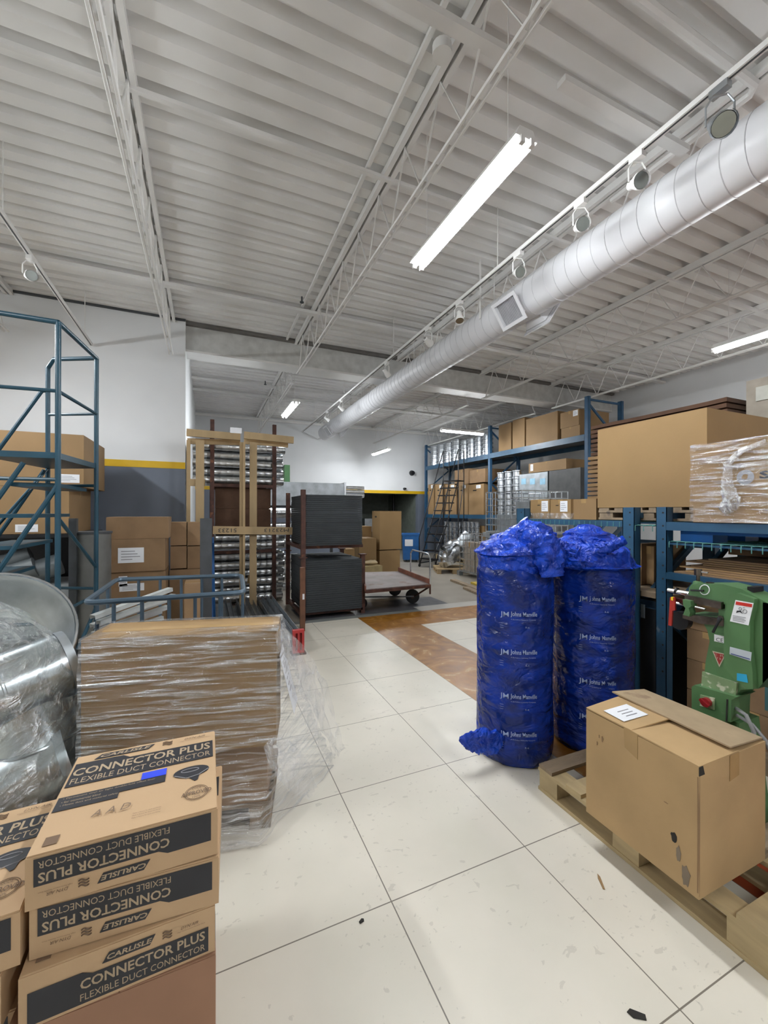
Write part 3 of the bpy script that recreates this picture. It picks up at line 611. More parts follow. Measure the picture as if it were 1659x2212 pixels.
M_bagt=bagmat('blue_poly_bag_top',(.006,.035,.34),(.010,.07,.60),.5,(4.5,4.5,4.5),.07)
M_bagp=mat('pale_bag_print',(.30,.38,.62),.45,var=.05)
M_bagd=mat('dark_roll_end',(.035,.04,.09),.5,var=.1)
def ridged(p,s): return (1-abs(noise.noise(p*s))*2)
def roll(label,cx,cy,r,h,seed,texts,az,top):
    t=thing('insulation_roll',label,'insulation roll',(cx,cy,0),0,None)
    c=Vector((cx,cy,0)); N=110; rings=[]
    def rad(a,z):
        p=Vector((math.cos(a)*1.2,math.sin(a)*1.2,z*1.1+a*.35+seed))
        d=.010*noise.noise(p*2.2)+.006*max(0,ridged(p,3.0)-.35)+.003*noise.noise(p*9)
        rr=r+d-.004
        if z<.05: rr-=.018*(1-z/.05)**2
        if z>h-.06: rr-=.03*((z-h+.06)/.06)**2
        return rr
    for k in range(91):
        z=.004+(h-.004)*k/90; rings.append([c+Vector((rad(2*PI*j/N,z)*math.cos(2*PI*j/N),rad(2*PI*j/N,z)*math.sin(2*PI*j/N),z)) for j in range(N)])
    mb=MB(); mb.shell(rings,cap0=True,cap1=True); mb.build('wrapped_roll',M_bag,t,smooth=True)
    # crumpled bag mouth: heightfield that folds over
    rg=[]
    for k in range(46):
        q=k/45
        ring_=[]
        for j in range(N):
            a=2*PI*j/N; ring_.append(c+top(a,q,j,seed,r,h))
        rg.append(ring_)
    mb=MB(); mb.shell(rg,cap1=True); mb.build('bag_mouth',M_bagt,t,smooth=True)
    def bend_at(z0,a0,ddx):
        def f(u,v):
            a=a0+(u+ddx-.02)/r; z=z0+v; R_=rad(a,z)+.0075
            return c+Vector((R_*math.cos(a),R_*math.sin(a),z))
        return f
    for z in texts:
        a0=az; mbx=MB(); mbj=MB()
        text_into(mbx,'Johns Manville',None or (0,0,0),(1,0,0),(0,0,1),.150,.034,bend=bend_at(z,a0,.058),bold=.02)
        text_into(mbx,'A Berkshire Hathaway Company',(0,0,0),(1,0,0),(0,0,1),.140,.008,bend=bend_at(z-.016,a0,.060))
        text_into(mbj,'JM',(0,0,0),(1,0,0),(0,0,1),.048,.038,bend=bend_at(z-.008,a0,.0),bold=.008)
        for q in range(3): text_into(mbx,'Insulation',(0,0,0),(1,0,0),(0,0,1),.02,.006,bend=bend_at(z-.04-.013*q,a0,.0))
        text_into(mbx,'R-6',(0,0,0),(1,0,0),(0,0,1),.022,.010,bend=bend_at(z-.06,a0,.14))
        mbx.build('printed_lettering',M_bagp,t); mbj.build('logo_lettering',M_bagp,t)
    return t
def crumple(p,s): return noise.noise(p*s)*.6+max(0,ridged(p,s*.8)-.4)*.6
def top1(a,q,j,seed,r,h):
    # rises to a bunched crest right of centre (towards +R) and closes
    e=min(1,q*1.0); rr=r*(.955+.25*min(q,.2)) if q<.25 else r*(.99*(1-((q-.25)/.75)**1.5)+.10)
    base=Vector((rr*math.cos(a),rr*math.sin(a),h-.05))
    off=(_R*.05)*q+(_F*.0)*q
    d=Vector((math.cos(a),math.sin(a),0)); side=d.dot(_R)
    z=.30*(q**.75)*(1+.10*side)
    p=base+off+Vector((0,0,z)); p+=Vector((1,1,1))*0
    k=crumple(base*1.0+Vector((0,0,q*1.2+seed)),6.5); p+=d*(.030*k*min(1,q*5))+Vector((0,0,.014*k*min(1,q*4)))
    return p
def top2(a,q,j,seed,r,h):
    rr=r*(.96+.25*min(q,.18)) if q<.2 else r*(.99*(1-((q-.2)/.8)**1.1)*.98+.16)
    base=Vector((rr*math.cos(a),rr*math.sin(a),h-.05)); d=Vector((math.cos(a),math.sin(a),0))
    off=_R*(-.05*q)
    z=.05*min(1,q*2)+.23*max(0,(q-.3)/.7)**.6
    k=crumple(base+Vector((0,0,q*1.3+seed)),7.5)
    return base+off+Vector((0,0,z))+d*(.034*k*min(1,q*5))+Vector((0,0,.014*k*min(1,q*4)))
c1=(1.800,2.062); c2=(2.345,1.945)
az=math.atan2(-c1[1],-c1[0])-.25
def zpx(y,d): return 1.5-(y-1106)/FPX*d
R1=.232
t1=roll('left of the two tall blue plastic insulation rolls, with a flared foot',c1[0],c1[1],R1,1.19,1.3,[zpx(1332,2.40),zpx(1413,2.40),zpx(1508,2.40),zpx(1590,2.40)],az,top1)
t2=roll('right of the two tall blue plastic insulation rolls, behind the brown carton',c2[0],c2[1],.248,1.19,8.1,[zpx(1302,2.46),zpx(1386,2.46),zpx(1484,2.46),zpx(1562,2.46)],math.atan2(-c2[1],-c2[0])-.20,top2)
def blob(t,pts,radii,seed,nm,m,flat=1.0,n=30):
    pts=[Vector(p) for p in pts]; rg=[]; M=36
    for k in range(M+1):
        u=k/M*(len(pts)-1); i=min(int(u),len(pts)-2); f=u-i; p=pts[i].lerp(pts[i+1],f); rr=radii[i]*(1-f)+radii[i+1]*f
        tg=(pts[i+1]-pts[i]).normalized(); h0=_F if abs(tg.dot(_F))<.9 else _U; a_=tg.cross(h0).normalized(); b_=tg.cross(a_)
        rg.append([p+(a_*math.cos(2*PI*j/n)+b_*math.sin(2*PI*j/n)*flat)*(rr*(1+.42*crumple(p+Vector((j*.05,k*.04,seed)),9.))) for j in range(n)])
    mb=MB(); mb.shell(rg,cap0=True,cap1=True); mb.build(nm,m,t,smooth=True)
def PD(px,py,d): return U(px,py,D=d)
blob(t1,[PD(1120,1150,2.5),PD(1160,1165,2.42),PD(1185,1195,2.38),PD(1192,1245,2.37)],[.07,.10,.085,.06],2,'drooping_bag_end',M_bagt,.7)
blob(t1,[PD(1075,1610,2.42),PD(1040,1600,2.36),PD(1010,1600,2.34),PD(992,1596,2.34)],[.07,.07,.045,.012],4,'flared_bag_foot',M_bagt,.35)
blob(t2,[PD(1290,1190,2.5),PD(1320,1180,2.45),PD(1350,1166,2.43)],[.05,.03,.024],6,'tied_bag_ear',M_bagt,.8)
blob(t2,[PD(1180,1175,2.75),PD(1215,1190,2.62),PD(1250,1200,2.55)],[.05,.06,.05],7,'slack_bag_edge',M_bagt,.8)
def ycart(label,xl,xr,yt,yb,Y,dep,z0=None,**k):
    a,b,y0,y1,zb,zt=pxbox(xl,xr,yt,yb,Y,dep); return cbox(label,a,b,y0,y1,zb if z0 is None else z0,zt,**k)
def xcart(label,xl,xr,yt,yb,X,dep,z0=None,**k):
    a=U(xl,1100,X=X).y; b=U(xr,1100,X=X).y; xm=(xl+xr)/2; zb=U(xm,yb,X=X).z if z0 is None else z0
    return cbox(label,X,X+dep,b,a,zb,U(xm,yt,X=X).z,**k)
# ================================================================ blue rolling ladder, left
A,B,C,Dd=Vector((-1.03,3.825,0)),Vector((-.943,4.58,0)),Vector((-1.37,4.80,0)),Vector((-1.50,3.87,0))
t=thing('rolling_ladder','blue rolling platform ladder standing before the cartons on the left','ladder',(-1.2,4.2,0))
z=lambda p,h: Vector((p.x,p.y,h))
r=.019
for p,zt in ((A,2.93),(B,2.93),(C,2.85),(Dd,2.85)): MB().tube([z(p,.0),z(p,zt)],r,10).build('post',M_ladb,t,smooth=True)
MB().tube([z(A,2.93),z(A.lerp(Dd,.9),2.95),z(Dd,2.85)],r,10).build('top_rail',M_ladb,t,smooth=True)
MB().tube([z(A,2.93),z(B,2.93)],r,10).build('top_rail',M_ladb,t,smooth=True)
MB().tube([z(B,2.93),z(C.lerp(B,.12),2.93),z(C,2.85)],r,10).build('top_rail',M_ladb,t,smooth=True)
for a,b,h in ((A,Dd,2.41),(A,B,2.41),(B,C,2.41)): MB().tube([z(a,h),z(b,h)],.014,8).build('middle_rail',M_ladb,t,smooth=True)
mb=MB(); mb.prism([z(A,1.90),z(B,1.90),z(C,1.90),z(Dd,1.90)],(0,0,.045)); mb.build('platform',M_ladb,t)
for a,b,h in ((A,Dd,1.74),(B,C,1.74),(A,B,.72),(B,C,.78),(A,Dd,.66)): MB().tube([z(a,h),z(b,h)],.014,8).build('cross_brace',M_ladb,t,smooth=True)
MB().tube([z(A,1.45),z(B,.98)],.014,8).build('diagonal_brace',M_ladb,t,smooth=True)
MB().tube([z(B,.6),z(B,.3)+Vector((-.08,-.25,0))],.016,8).build('diagonal_brace',M_ladb,t,smooth=True)
MB().tube([z(C,1.9),z(Dd,1.25)],.012,8).build('diagonal_brace',M_ladb,t,smooth=True)
st=Vector((-.34,0,-.62)).normalized()
MB().tube([z(C,2.64),z(C,2.62)+Vector((-.05,0,0)),z(C,2.62)+Vector((-.05,0,0))+st*2.2],.017,8).build('stair_handrail',M_ladb,t,smooth=True)
for p0 in (z(A,1.70),Vector((-1.366,4.70,1.88)),Vector((-1.24,3.84,1.86))):
    L_=(p0.z-.05)/-st.z; MB().tube([p0,p0+st*L_],.017,8).build('stringer',M_ladb,t,smooth=True)
for k in range(7):
    h=1.70-.235*k
    if h<.1: break
    xx=A.x-(1.70-h)*.548; mb=MB(); mb.box(xx-.30,xx-.005,3.86,4.66,h-.014,h+.014); mb.build('tread',M_ladb,t)
for p in (A,B,C,Dd): MB().tube([z(p,.06)+Vector((.03,0,0)),z(p,.06)+Vector((.055,0,0))],.055,14).build('caster',M_rub,t,smooth=True)
# ================================================================ grey stake rack with large cartons behind the ladder
g='large cartons on the stake rack'
zt,zm,zb=2.36,1.765,1.25
cbox('large carton, upper row, right end behind the blue ladder',-2.22,-1.27,5.59,6.62,1.772,2.36,m=M_card,group=g,tape='x',stick=(('f',.76,.96,.08,.24),))
cbox('large carton, upper row, left of the right-end carton',-3.05,-2.235,5.59,6.6,1.772,2.37,m=M_card,group=g,stick=(('f',.1,.5,.08,.24),))
cbox('large carton, lower row, right end behind the blue ladder',-2.12,-1.40,5.57,6.5,1.256,1.768,m=M_card,group=g,stick=(('f',.35,.62,.04,.2),))
cbox('large carton, lower row, left of the right-end carton',-3.0,-2.20,5.57,6.5,1.256,1.768,m=M_card,group=g,stick=(('f',.5,.8,.04,.2),))
t=thing('stake_rack','dark steel stake rack carrying the large cartons on the left','rack',(-2.1,6.0,0))
MB().box(-3.1,-1.3,5.5,6.65,1.215,1.252).build('shelf',M_black,t)
MB().box(-3.1,-1.3,6.55,6.6,.1,1.21).build('back_panel',M_black,t); MB().box(-3.1,-1.3,5.5,6.65,.08,.14).build('lower_shelf',M_dkgr,t)
for x,y in ((-3.08,5.5),(-1.32,5.5),(-3.08,6.62),(-1.32,6.62)): MB().box(x-.03,x+.03,y-.03,y+.03,0,1.215).build('post',M_dkgr,t)
for i,(px,py,rr,lb) in enumerate([(50,1232,.11,'left'),(105,1225,.12,'middle'),(40,1205,.09,'small upper')]):
    q=U(px,py,Y=5.62+.1*i); mb=MB(); mb.tube([q+Vector((-.13,.0,-.05)),q+Vector((.10,.03,.03))],rr,20,caps=True)
    tag(mb.build('duct_collar',mat('grey_plastic',(.16,.18,.19),.45),smooth=True),'grey round duct collar in the dark rack, '+lb+' one','duct collar')
q=U(100,1275,Y=5.6); tag(MB().box(q.x-.5,q.x+.2,5.6,6.3,.15,q.z+.05).bevel(.01).build('storage_bin',mat('pale_grey_bin',(.3,.32,.33),.5)),'pale grey bin under the duct collars in the dark rack','bin')
for px0,px1,lb in ((148,165,'grey steel upright behind the blue ladder, left of the cartons'),(432,458,'grey steel upright right of the small cartons stack')):
    Y=4.75; a=U(px0,1200,Y=Y).x; b=U(px1,1200,Y=Y).x; zt_=U(px0,1120,Y=Y).z
    t=thing('steel_upright',lb,'upright',((a+b)/2,Y,0)); MB().box(a,b,Y,Y+.06,0.01,zt_).bevel(.004).build('post',M_dkgr,t); MB().box(a-.05,b+.05,Y-.05,Y+.11,0,.01).build('foot_plate',M_dkgr,t)
mb=MB(); q=[U(445,1165,Y=4.83),U(462,1160,Y=4.83),U(466,1345,Y=4.83),U(440,1345,Y=4.83)]; rg=[]
for k in range(16):
    f=k/15; l=q[0].lerp(q[3],f); r_=q[1].lerp(q[2],f); rg.append([l.lerp(r_,j/5)+Vector((0,.03*noise.noise(Vector((j*.7,k*.5,2))),0)) for j in range(6)]+[l.lerp(r_,j/5)+Vector((0,.05+.02*noise.noise(Vector((j,k,1))),0)) for j in range(5,-1,-1)])
mb.shell(rg,cap0=True,cap1=True); tag(mb.build('plastic_sheet',mat('blue_sheet',(.02,.09,.25),.35),smooth=True),'blue plastic sheet hanging beside the grey upright near the pipe stack','plastic sheet')
q0=U(175,1290,Y=5.1); rr=.16; cxd=U(198,1200,Y=4.9).x
t=thing('grey_drum','tall grey drum standing between the ladder and the labelled cartons','drum',(cxd,4.92,0)); MB().tube([(cxd,4.92,.0),(cxd,4.92,1.28)],rr,28).build('drum_body',mat('grey_drum',(.17,.17,.16),.5,.3),t,smooth=True)
mb=MB(); mb.tube([(cxd,4.92,1.28),(cxd,4.92,1.30)],rr+.01,28); mb.build('lid',M_dkgr,t,smooth=True)
# cartons left centre
g='cartons stacked below the grey wall'
Yc=5.15
zs=[U(290,y,Y=Yc).z for y in (1290,1237,1235,1169,1164,1117)]
def yc2(label,xl,xr,z0,z1,Y,dep,**k):
    a=U(xl,1150,Y=Y).x; b=U(xr,1150,Y=Y).x; return cbox(label,a,b,Y,Y+dep,z0,z1,**k)
yc2('old carton topmost of the labelled stack, edges crushed',229,364,zs[4],zs[5],Yc,.42,m=M_cardd,group=g)
yc2('carton with the big white address label in the stack under the crushed one',217,357,zs[2]+.002,zs[4]-.002,Yc-.02,.48,m=M_cardd,group=g,stick=(('f',.26,.66,.28,.74),))
yc2('carton third from the top of the labelled stack',217,358,zs[0],zs[2]-.002,Yc,.48,m=M_cardd,group=g,stick=(('f',.27,.40,.45,.85),('f',.28,.66,.25,.55)))
yc2('carton at the floor under the labelled stack',217,358,.001,zs[0]-.002,Yc+.03,.45,m=M_cardd,group=g)
for i,(xl,xr,yt,yb,lb) in enumerate([(368,403,1128,1178,'small carton, upper left of the four beside the labelled stack'),(405,436,1128,1178,'small carton, upper right of the four beside the labelled stack'),(368,403,1180,1228,'small carton, lower left of the four beside the labelled stack'),(405,436,1180,1228,'small carton, lower right of the four beside the labelled stack')]):
    ycart(lb,xl,xr,yt,yb,5.55,.3,m=M_cardd,group='four small cartons in two rows')
a=U(366,1300,Y=5.5).x;b=U(438,1300,Y=5.5).x; zl=U(400,1229,Y=5.55).z-.004
cbox('wide carton under the four small cartons',a,b,5.5,5.95,.001,zl,m=M_cardd)
ycart('open tall carton with a torn flap inside the wheeled cage area',398,432,1262,1330,4.4,.3,z0=.001,m=M_cardd)
# ================================================================ wheeled cage trolley with aluminium trims
Zr=1.0; BL,BR,FR_,FL=U(252,1252,Z=Zr),U(522,1243,Z=Zr),U(527,1280,Z=Zr),U(182,1303,Z=Zr)
t=thing('cage_trolley','blue-grey tubular cage trolley behind the shrink-wrapped cartons','trolley',((FL.x+BR.x)/2,(FL.y+BR.y)/2,0))
zv=lambda p,h: Vector((p.x,p.y,h))
def rnd(P,r=.07,n=5):
    out=[]
    for i,p in enumerate(P):
        a=P[i-1]; b=P[(i+1)%len(P)]; u=(a-p).normalized()*r; v=(b-p).normalized()*r
        for k in range(n+1):
            s=k/n; out.append((p+u).lerp(p,s).lerp(p.lerp(p+v,s),s))
    return out
M_tro=mat('trolley_paint',(.07,.11,.15),.35,.3)
for h in (Zr,.16): MB().tube(rnd([zv(p,h) for p in (BL,BR,FR_,FL)]),.016,8,closed=True).build('rim',M_tro,t,smooth=True)
for a,b,n in ((FL,FR_,6),(BL,BR,6),(BR,FR_,2),(BL,FL,3)):
    for k in range(1,n): p=a.lerp(b,k/n); MB().tube([zv(p,.16),zv(p,Zr)],.011,6).build('upright_bar',M_tro,t)
mb=MB(); mb.prism([zv(p,.13) for p in (BL,BR,FR_,FL)],(0,0,.02)); mb.build('floor_panel',M_tro,t)
for p in (BL,BR,FR_,FL): MB().tube([zv(p,.055)+Vector((.015,0,0)),zv(p,.055)-Vector((.015,0,0))],.055,12).build('caster',M_rub,t,smooth=True)
M_alu=mat('white_aluminium',(.62,.65,.64),.35,.5)
for i in range(6):
    a=U(200+2*i,1318+7*i,Z=.93-.035*i); b=U(368-3*i,1268+8*i,Z=.97-.03*i)
    a.z=.90-.045*i; b.z=.965-.045*i; d=(b-a).normalized(); sd_=d.cross(_U).normalized(); sh=sd_*(.045*(i%2)-.03*(i//2)); a=a+sh; b=b+sh
    mb=MB(); mb.beam(a,b,.045,.003); mb.beam(a+sd_*.021-Vector((0,0,.012)),b+sd_*.021-Vector((0,0,.012)),.003,.024); mb.beam(a-sd_*.021-Vector((0,0,.012)),b-sd_*.021-Vector((0,0,.012)),.003,.024)
    tag(mb.build('metal_trim',M_alu),'long white aluminium channel lying slanted in the cage trolley','metal trim','aluminium channels in the cage trolley')
c=zv((BL+FL)/2,0).lerp(zv((BR+FR_)/2,0),.33)
carton('open brown carton low inside the cage trolley',(c.x,c.y,.152),(.42,.30,.56),rz=-.35,m=M_cardd,tape=None)
# ================================================================ pipe rack under the header
Yp=7.0; xa=U(458,1200,Y=Yp).x; xb=U(592,1200,Y=Yp).x; zpx2=lambda y:U(592,y,Y=Yp).z
t=thing('stacking_rack','tall rusty stacking rack holding galvanised pipes in tiers','rack',((xa+xb)/2,Yp+.4,0))
for x in (xa,xb):
    for y in (Yp,Yp+.9):
        MB().box(x-.03,x+.03,y-.03,y+.03,0,zpx2(918)).build('post',M_rust,t)
tiers=[zpx2(1300)+.02,zpx2(1186),zpx2(1048)]
for zz in tiers:
    for y in (Yp,Yp+.9): MB().box(xa+.03,xb-.03,y-.025,y+.025,zz-.05,zz).build('cross_bar',M_rust,t)
    for x in (xa,xb): MB().box(x-.025,x+.025,Yp+.03,Yp+.87,zz-.05,zz).build('side_bar',M_rust,t)
x0=U(418,1200,Y=Yp+.1).x; x1=U(612,1200,Y=Yp+.1).x; L=x1-x0; pr=.062
t0=thing('metal_pipe','galvanised spiral pipe lying in the rusty stacking rack','pipe',(x0,Yp+.11,tiers[2]+pr),0,'galvanised pipes in the stacking rack'); W=WM[t0.name]
prof=[]
for k in range(15):
    x=L*k/14; prof+= [(x-.004,pr),(x,pr+.0015),(x+.004,pr)] if 0<k<14 else [(x,pr)]
mb=MB(); mb.tube([W@Vector((x,0,0)) for x,_ in prof],[q for _,q in prof],14,caps=False); mb.build('pipe_shell',M_pipe,t0,smooth=True)
mb=MB(); mb.tube([W@Vector((L-.012,0,0)),W@Vector((L+.004,0,0))],pr+.004,14,caps=False); mb.build('end_collar',M_gsteel,t0,smooth=True)
first=True
def pipes(z0,rows,deep,dx=0,top=''):
    global first
    for r_ in range(rows):
        for d_ in range(deep):
            loc=(x0+dx+.02*random.uniform(-1,1),Yp+.12+d_*.135+(.066 if r_%2 else 0),z0+pr+.002+r_*.135)
            lb='galvanised spiral pipe in the rusty stacking rack, %s'%top
            if first: t0.location=loc; WM[t0.name]=Matrix.Translation(loc); t0['label']=lb; first=False
            else: copy_tree(t0,loc,lb)
pipes(tiers[2],5,5,0,'upper tier behind the wood frames'); pipes(tiers[1],2,4,.02,'thin middle tier below the dark cartons'); pipes(tiers[0]+.0,6,5,.0,'lowest tier near the floor')
MB().box(xa+.035,xb-.035,Yp+.05,Yp+.85,tiers[1]+.30,tiers[1]+.33).build('shelf_plate',M_rust,t)
zc=tiers[1]+.335; hh=(tiers[2]-.06-zc)/2
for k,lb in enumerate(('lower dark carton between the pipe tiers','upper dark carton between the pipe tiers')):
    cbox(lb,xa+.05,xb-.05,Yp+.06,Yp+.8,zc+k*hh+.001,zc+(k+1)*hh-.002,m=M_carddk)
# pale wood crate frames standing before the pipes
def plank(t,a,b,wd,ht,nm='board',m=M_wood):
    if abs(Vector(b).x-Vector(a).x)<.01 and nm=='upright': wd,ht=ht,wd
    return MB().beam(a,b,wd,ht).build(nm,m,t)
Yf=6.35
def PY(px,py,Y=Yf): return U(px,py,Y=Y)
t=thing('crate_frame','pale wooden crate frame standing left, against the wall corner','wood frame',(PY(430,1100).x,Yf,0))
plank(t,PY(403,934),PY(519,944),.04,.10); plank(t,PY(405,953,Yf+.12),PY(519,956,Yf+.12),.03,.08)
for px,wd,Y in ((407,.05,Yf+.06),(432,.11,Yf)): a=PY(px,945,Y); plank(t,(a.x,Y+.05,a.z-.03),(a.x,Y+.05,0.0),wd,.04,'upright')
plank(t,PY(405,1042,Yf+.10),PY(443,1043,Yf+.10),.03,.10,'cross_piece')
mb=MB(); q=PY(497,931); mb.box(q.x,q.x+.16,Yf-.025,Yf-.0215,q.z-.03,q.z+.05); mb.build('paper_label',M_paper,t)
t=thing('crate_frame','pale wooden crate frame with numbers written on its uprights, in front of the pipes','wood frame',(PY(550,1100).x,Yf-.15,0))
Y2=Yf-.15
plank(t,PY(527,940,Y2),PY(634,951,Y2),.04,.10); plank(t,PY(527,953,Y2+.10),PY(622,961,Y2+.10),.03,.08)
for px,wd,Y in ((522,.045,Y2+.02),(528,.03,Y2-.05),(548,.10,Y2+.0)): a=PY(px,950,Y); plank(t,(a.x,Y+.05,a.z-.03),(a.x,Y+.05,0.0),wd,.04,'upright')
up=plank(t,PY(460,1145,Y2-.02),PY(631,1147,Y2-.02),.04,.11,'cross_board')
plank(t,PY(535,1251,Y2+.12),PY(545,1251,Y2+.12),.03,.12,'cross_piece')
mb=MB(); q=PY(549,1166,Y2+.025); 
text_into(mb,'91233',(q.x+.03,Y2+.026,q.z),(0,0,-1),(1,0,0),.27,.06); q=PY(549,1262,Y2+.02); text_into(mb,'MIN',(q.x+.03,Y2+.026,q.z),(0,0,-1),(1,0,0),.17,.05)
mb.build('handwriting',M_ink,t)
mb=MB(); q=PY(475,1148,Y2-.045); text_into(mb,'51233',(q.x+.22,Y2-.0425,q.z+.04),(-1,0,0),(0,0,-1),.24,.055); text_into(mb,'M23213',(q.x+.95,Y2-.0425,q.z+.03),(-1,0,0),(0,0,-1),.35,.05); mb.build('handwriting',M_ink,t)
# ================================================================ steel studs on the floor with red end
xr_=.94
for i in range(11):
    x=xr_-.045-i*.075
    for k in range(2):
        if k and i%4==3: continue
        ya=4.36+.02*((i*5+k*3)%4); z0=.06+k*.085; mb=MB(); mb.box(x-.032,x+.032,ya,6.5,z0,z0+.0025); mb.box(x-.032,x-.0295,ya,6.5,z0,z0+.075); mb.box(x+.0295,x+.032,ya,6.5,z0,z0+.075)
        tag(mb.build('steel_channel',M_gdull),'long galvanised channel in the bundle lying on the floor behind the wrapped cartons','steel channel','bundled steel channels')
for y in (4.7,6.1): tag(MB().box(.1,.96,y,y+.09,0,.058).build('timber_bearer',M_woodg),'timber bearer under the steel channels, %s one'%('near' if y<5 else 'far'),'timber')
t=thing('red_end_cap','red plastic end cap on the corner of the steel channel bundle','end cap',(.91,4.33,.0))
mb=MB(); mb.box(.83,.95,4.29,4.345,.02,.05); mb.box(.83,.95,4.29,4.345,.23,.26); mb.box(.83,.855,4.29,4.345,.05,.23); mb.box(.925,.95,4.29,4.345,.05,.23); mb.box(.88,.90,4.29,4.345,.05,.23); mb.box(.83,.95,4.335,4.345,.05,.23); mb.build('cap_body',M_red,t)
MB().box(.82,.97,4.28,4.40,0,.018).build('foot_plate',M_rust,t)
q=U(654,1364,Z=0); t=thing('stake_post','short rusty stake post with a white sticker beside the channel bundle','post',(q.x,q.y,0))
MB().box(q.x-.03,q.x+.03,q.y,q.y+.05,0,.80).bevel(.004).build('post',mat('rust_post',(.17,.075,.04),.6,.1,var=.2),t); MB().box(q.x-.004,q.x+.02,q.y-.002,q.y,.40,.47).build('sticker',M_paper,t)
# ================================================================ duct board stacks in a rusty rack
Ys=5.62; X0=U(661,1200,Y=Ys).x; X1=U(782,1200,Y=Ys).x; zq=lambda y:U(661,y,Y=Ys).z
dep=U(629,1200,X=X0).y-Ys
def boards(z0,z1,label,n):
    t=thing('duct_board_stack',label,'board stack',((X0+X1)/2,Ys+dep/2,z0))
    h=(z1-z0)/n
    for k in range(n):
        j=.006*random.uniform(-1,1)
        MB().box(X0+j,X1+j,Ys+j,Ys+dep,z0+k*h+.0012,z0+(k+1)*h-.0012).build('duct_board',M_board,t)
boards(zq(1325),zq(1212),'lower stack of dark grey duct boards in the rusty rack',24)
boards(zq(1180),zq(1068),'upper stack of dark grey duct boards in the rusty rack',26)
t=thing('board_rack','rusty stacking rack holding the two dark board stacks','rack',(X0,Ys+dep/2,0))
zb_,zu=zq(1325),zq(1180)
for x,y in ((X0-.045,Ys-.02),(X0-.045,Ys+dep+.04),(X1+.045,Ys+.1),(X1+.045,Ys+dep+.04)):
    MB().box(x-.03,x+.03,y-.03,y+.03,0,zq(1058) if x<X0 else zq(1205)).build('post',M_rust,t)
    MB().box(x-.05,x+.05,y-.05,y+.05,zu-.16,zu-.145).build('stacking_cup',M_rust,t)
for zz in (zb_,zu):
    for y in (Ys+.1,Ys+dep-.1): MB().box(X0-.04,X1+.04,y-.03,y+.03,zz-.045,zz-.002).build('cross_bar',M_rust,t)
    MB().box(X0-.07,X0-.02,Ys,Ys+dep,zz-.045,zz-.002).build('side_bar',M_rust,t)
tag(MB().tube([(X0+.05,Ys+.55,zq(1212)+.02),(X0+.75,Ys+.25,zq(1212)+.02)],.012,6).build('strap_bar',M_dkgr),'thin dark bar lying across the lower board stack','bar')
# ================================================================ sheet-metal ductwork behind
Yd=8.3
a=U(575,1065,Y=Yd).x;b=U(745,1065,Y=Yd).x; z1=U(660,1042,Y=Yd).z; z0=U(660,1092,Y=Yd).z
t=thing('sheet_metal_plenum','large flat galvanised duct section lying above the pipes behind the board stacks','duct section',((a+b)/2,Yd+.4,z0))
mb=MB(); mb.prism([(a-.1,Yd,z0),(b,Yd,z0),(b,Yd,z1-.02),(b-.08,Yd,z1),(a+.05,Yd,z1)],(0,.9,0)); mb.build('duct_shell',M_gdull,t)
MB().box(b-.02,b+.02,Yd-.02,Yd+.92,z0-.05,z1+.02).build('flange',M_gsteel,t)
for zz in (z0-.03,): MB().box(a-.1,b,Yd+.1,Yd+.16,zz-.06,zz+.03).build('skid_board',M_black,t)
for x_ in (a-.05,b-.05):
    for y_ in (Yd+.06,Yd+.82): MB().box(x_-.03,x_+.03,y_,y_+.05,0,z0-.09).build('support_leg',M_dkgr,t)
pr2=.10
for i,(pxc,y) in enumerate([(600,1108),(600,1140),(600,1172),(600,1208),(600,1240),(600,1270)]):
    q=U(pxc,y,Y=8.05); tt=thing('large_pipe','large galvanised pipe behind the stacking rack, number %s from the top'%('one two three four five six'.split()[i]),'pipe',(q.x,8.05,q.z),0,'large pipes behind the stacking rack')
    tt['label']=['uppermost','second','third','fourth','fifth','lowest'][i]+' large galvanised pipe behind the stacking rack'
    ax=q.x-.25; prof=[]
    for k in range(9):
        x=ax+.62*k/8; prof+=[(x-.004,pr2),(x,pr2+.004),(x+.004,pr2)]
    MB().tube([(x,8.05,q.z) for x,_ in prof],[p for _,p in prof],18).build('pipe_shell',M_pipe,tt,smooth=True)
    MB().tube([(ax+.62,8.05,q.z),(ax+.70,8.05,q.z)],[pr2*.93,pr2*.9],18).build('crimped_end',M_gsteel,tt,smooth=True)
for i in range(3):
    q=U(768,1054+8*i,Y=9.5); tag(MB().tube([(q.x-.3,9.5,q.z),(q.x+.22,9.5,q.z)],.042,12).build('thin_pipe',M_pipe,smooth=True),'thin galvanised pipe right of the sheet-metal section, %s'%['upper','middle','lower'][i],'pipe','thin pipes beside the flat duct')
q=U(780,1075,Y=9.4); t=thing('pipe_stand','thin grey stand holding the three thin pipes','stand',(q.x,9.5,0)); MB().box(q.x-.02,q.x+.02,9.54,9.58,0,q.z+.25).build('post',M_gdull,t); MB().box(q.x-.4,q.x+.1,9.46,9.56,q.z+.0,q.z+.03).build('arm',M_gdull,t)
q=U(620,1025,Y=8.6); tag(MB().box(q.x-.05,q.x+.06,8.6,8.9,q.z-.2,q.z+.2).bevel(.01).build('green_cabinet',mat('dark_green_paint',(.03,.09,.03),.5)),'small dark green box above the flat duct beside the pipe ends','box')
q=U(650,1195,Y=7.6); 
pallet('weathered pallet behind the dark board stacks',U(720,1195,Y=7.6).x,7.6,0,.9,1.0,m=M_woodx,z=0)
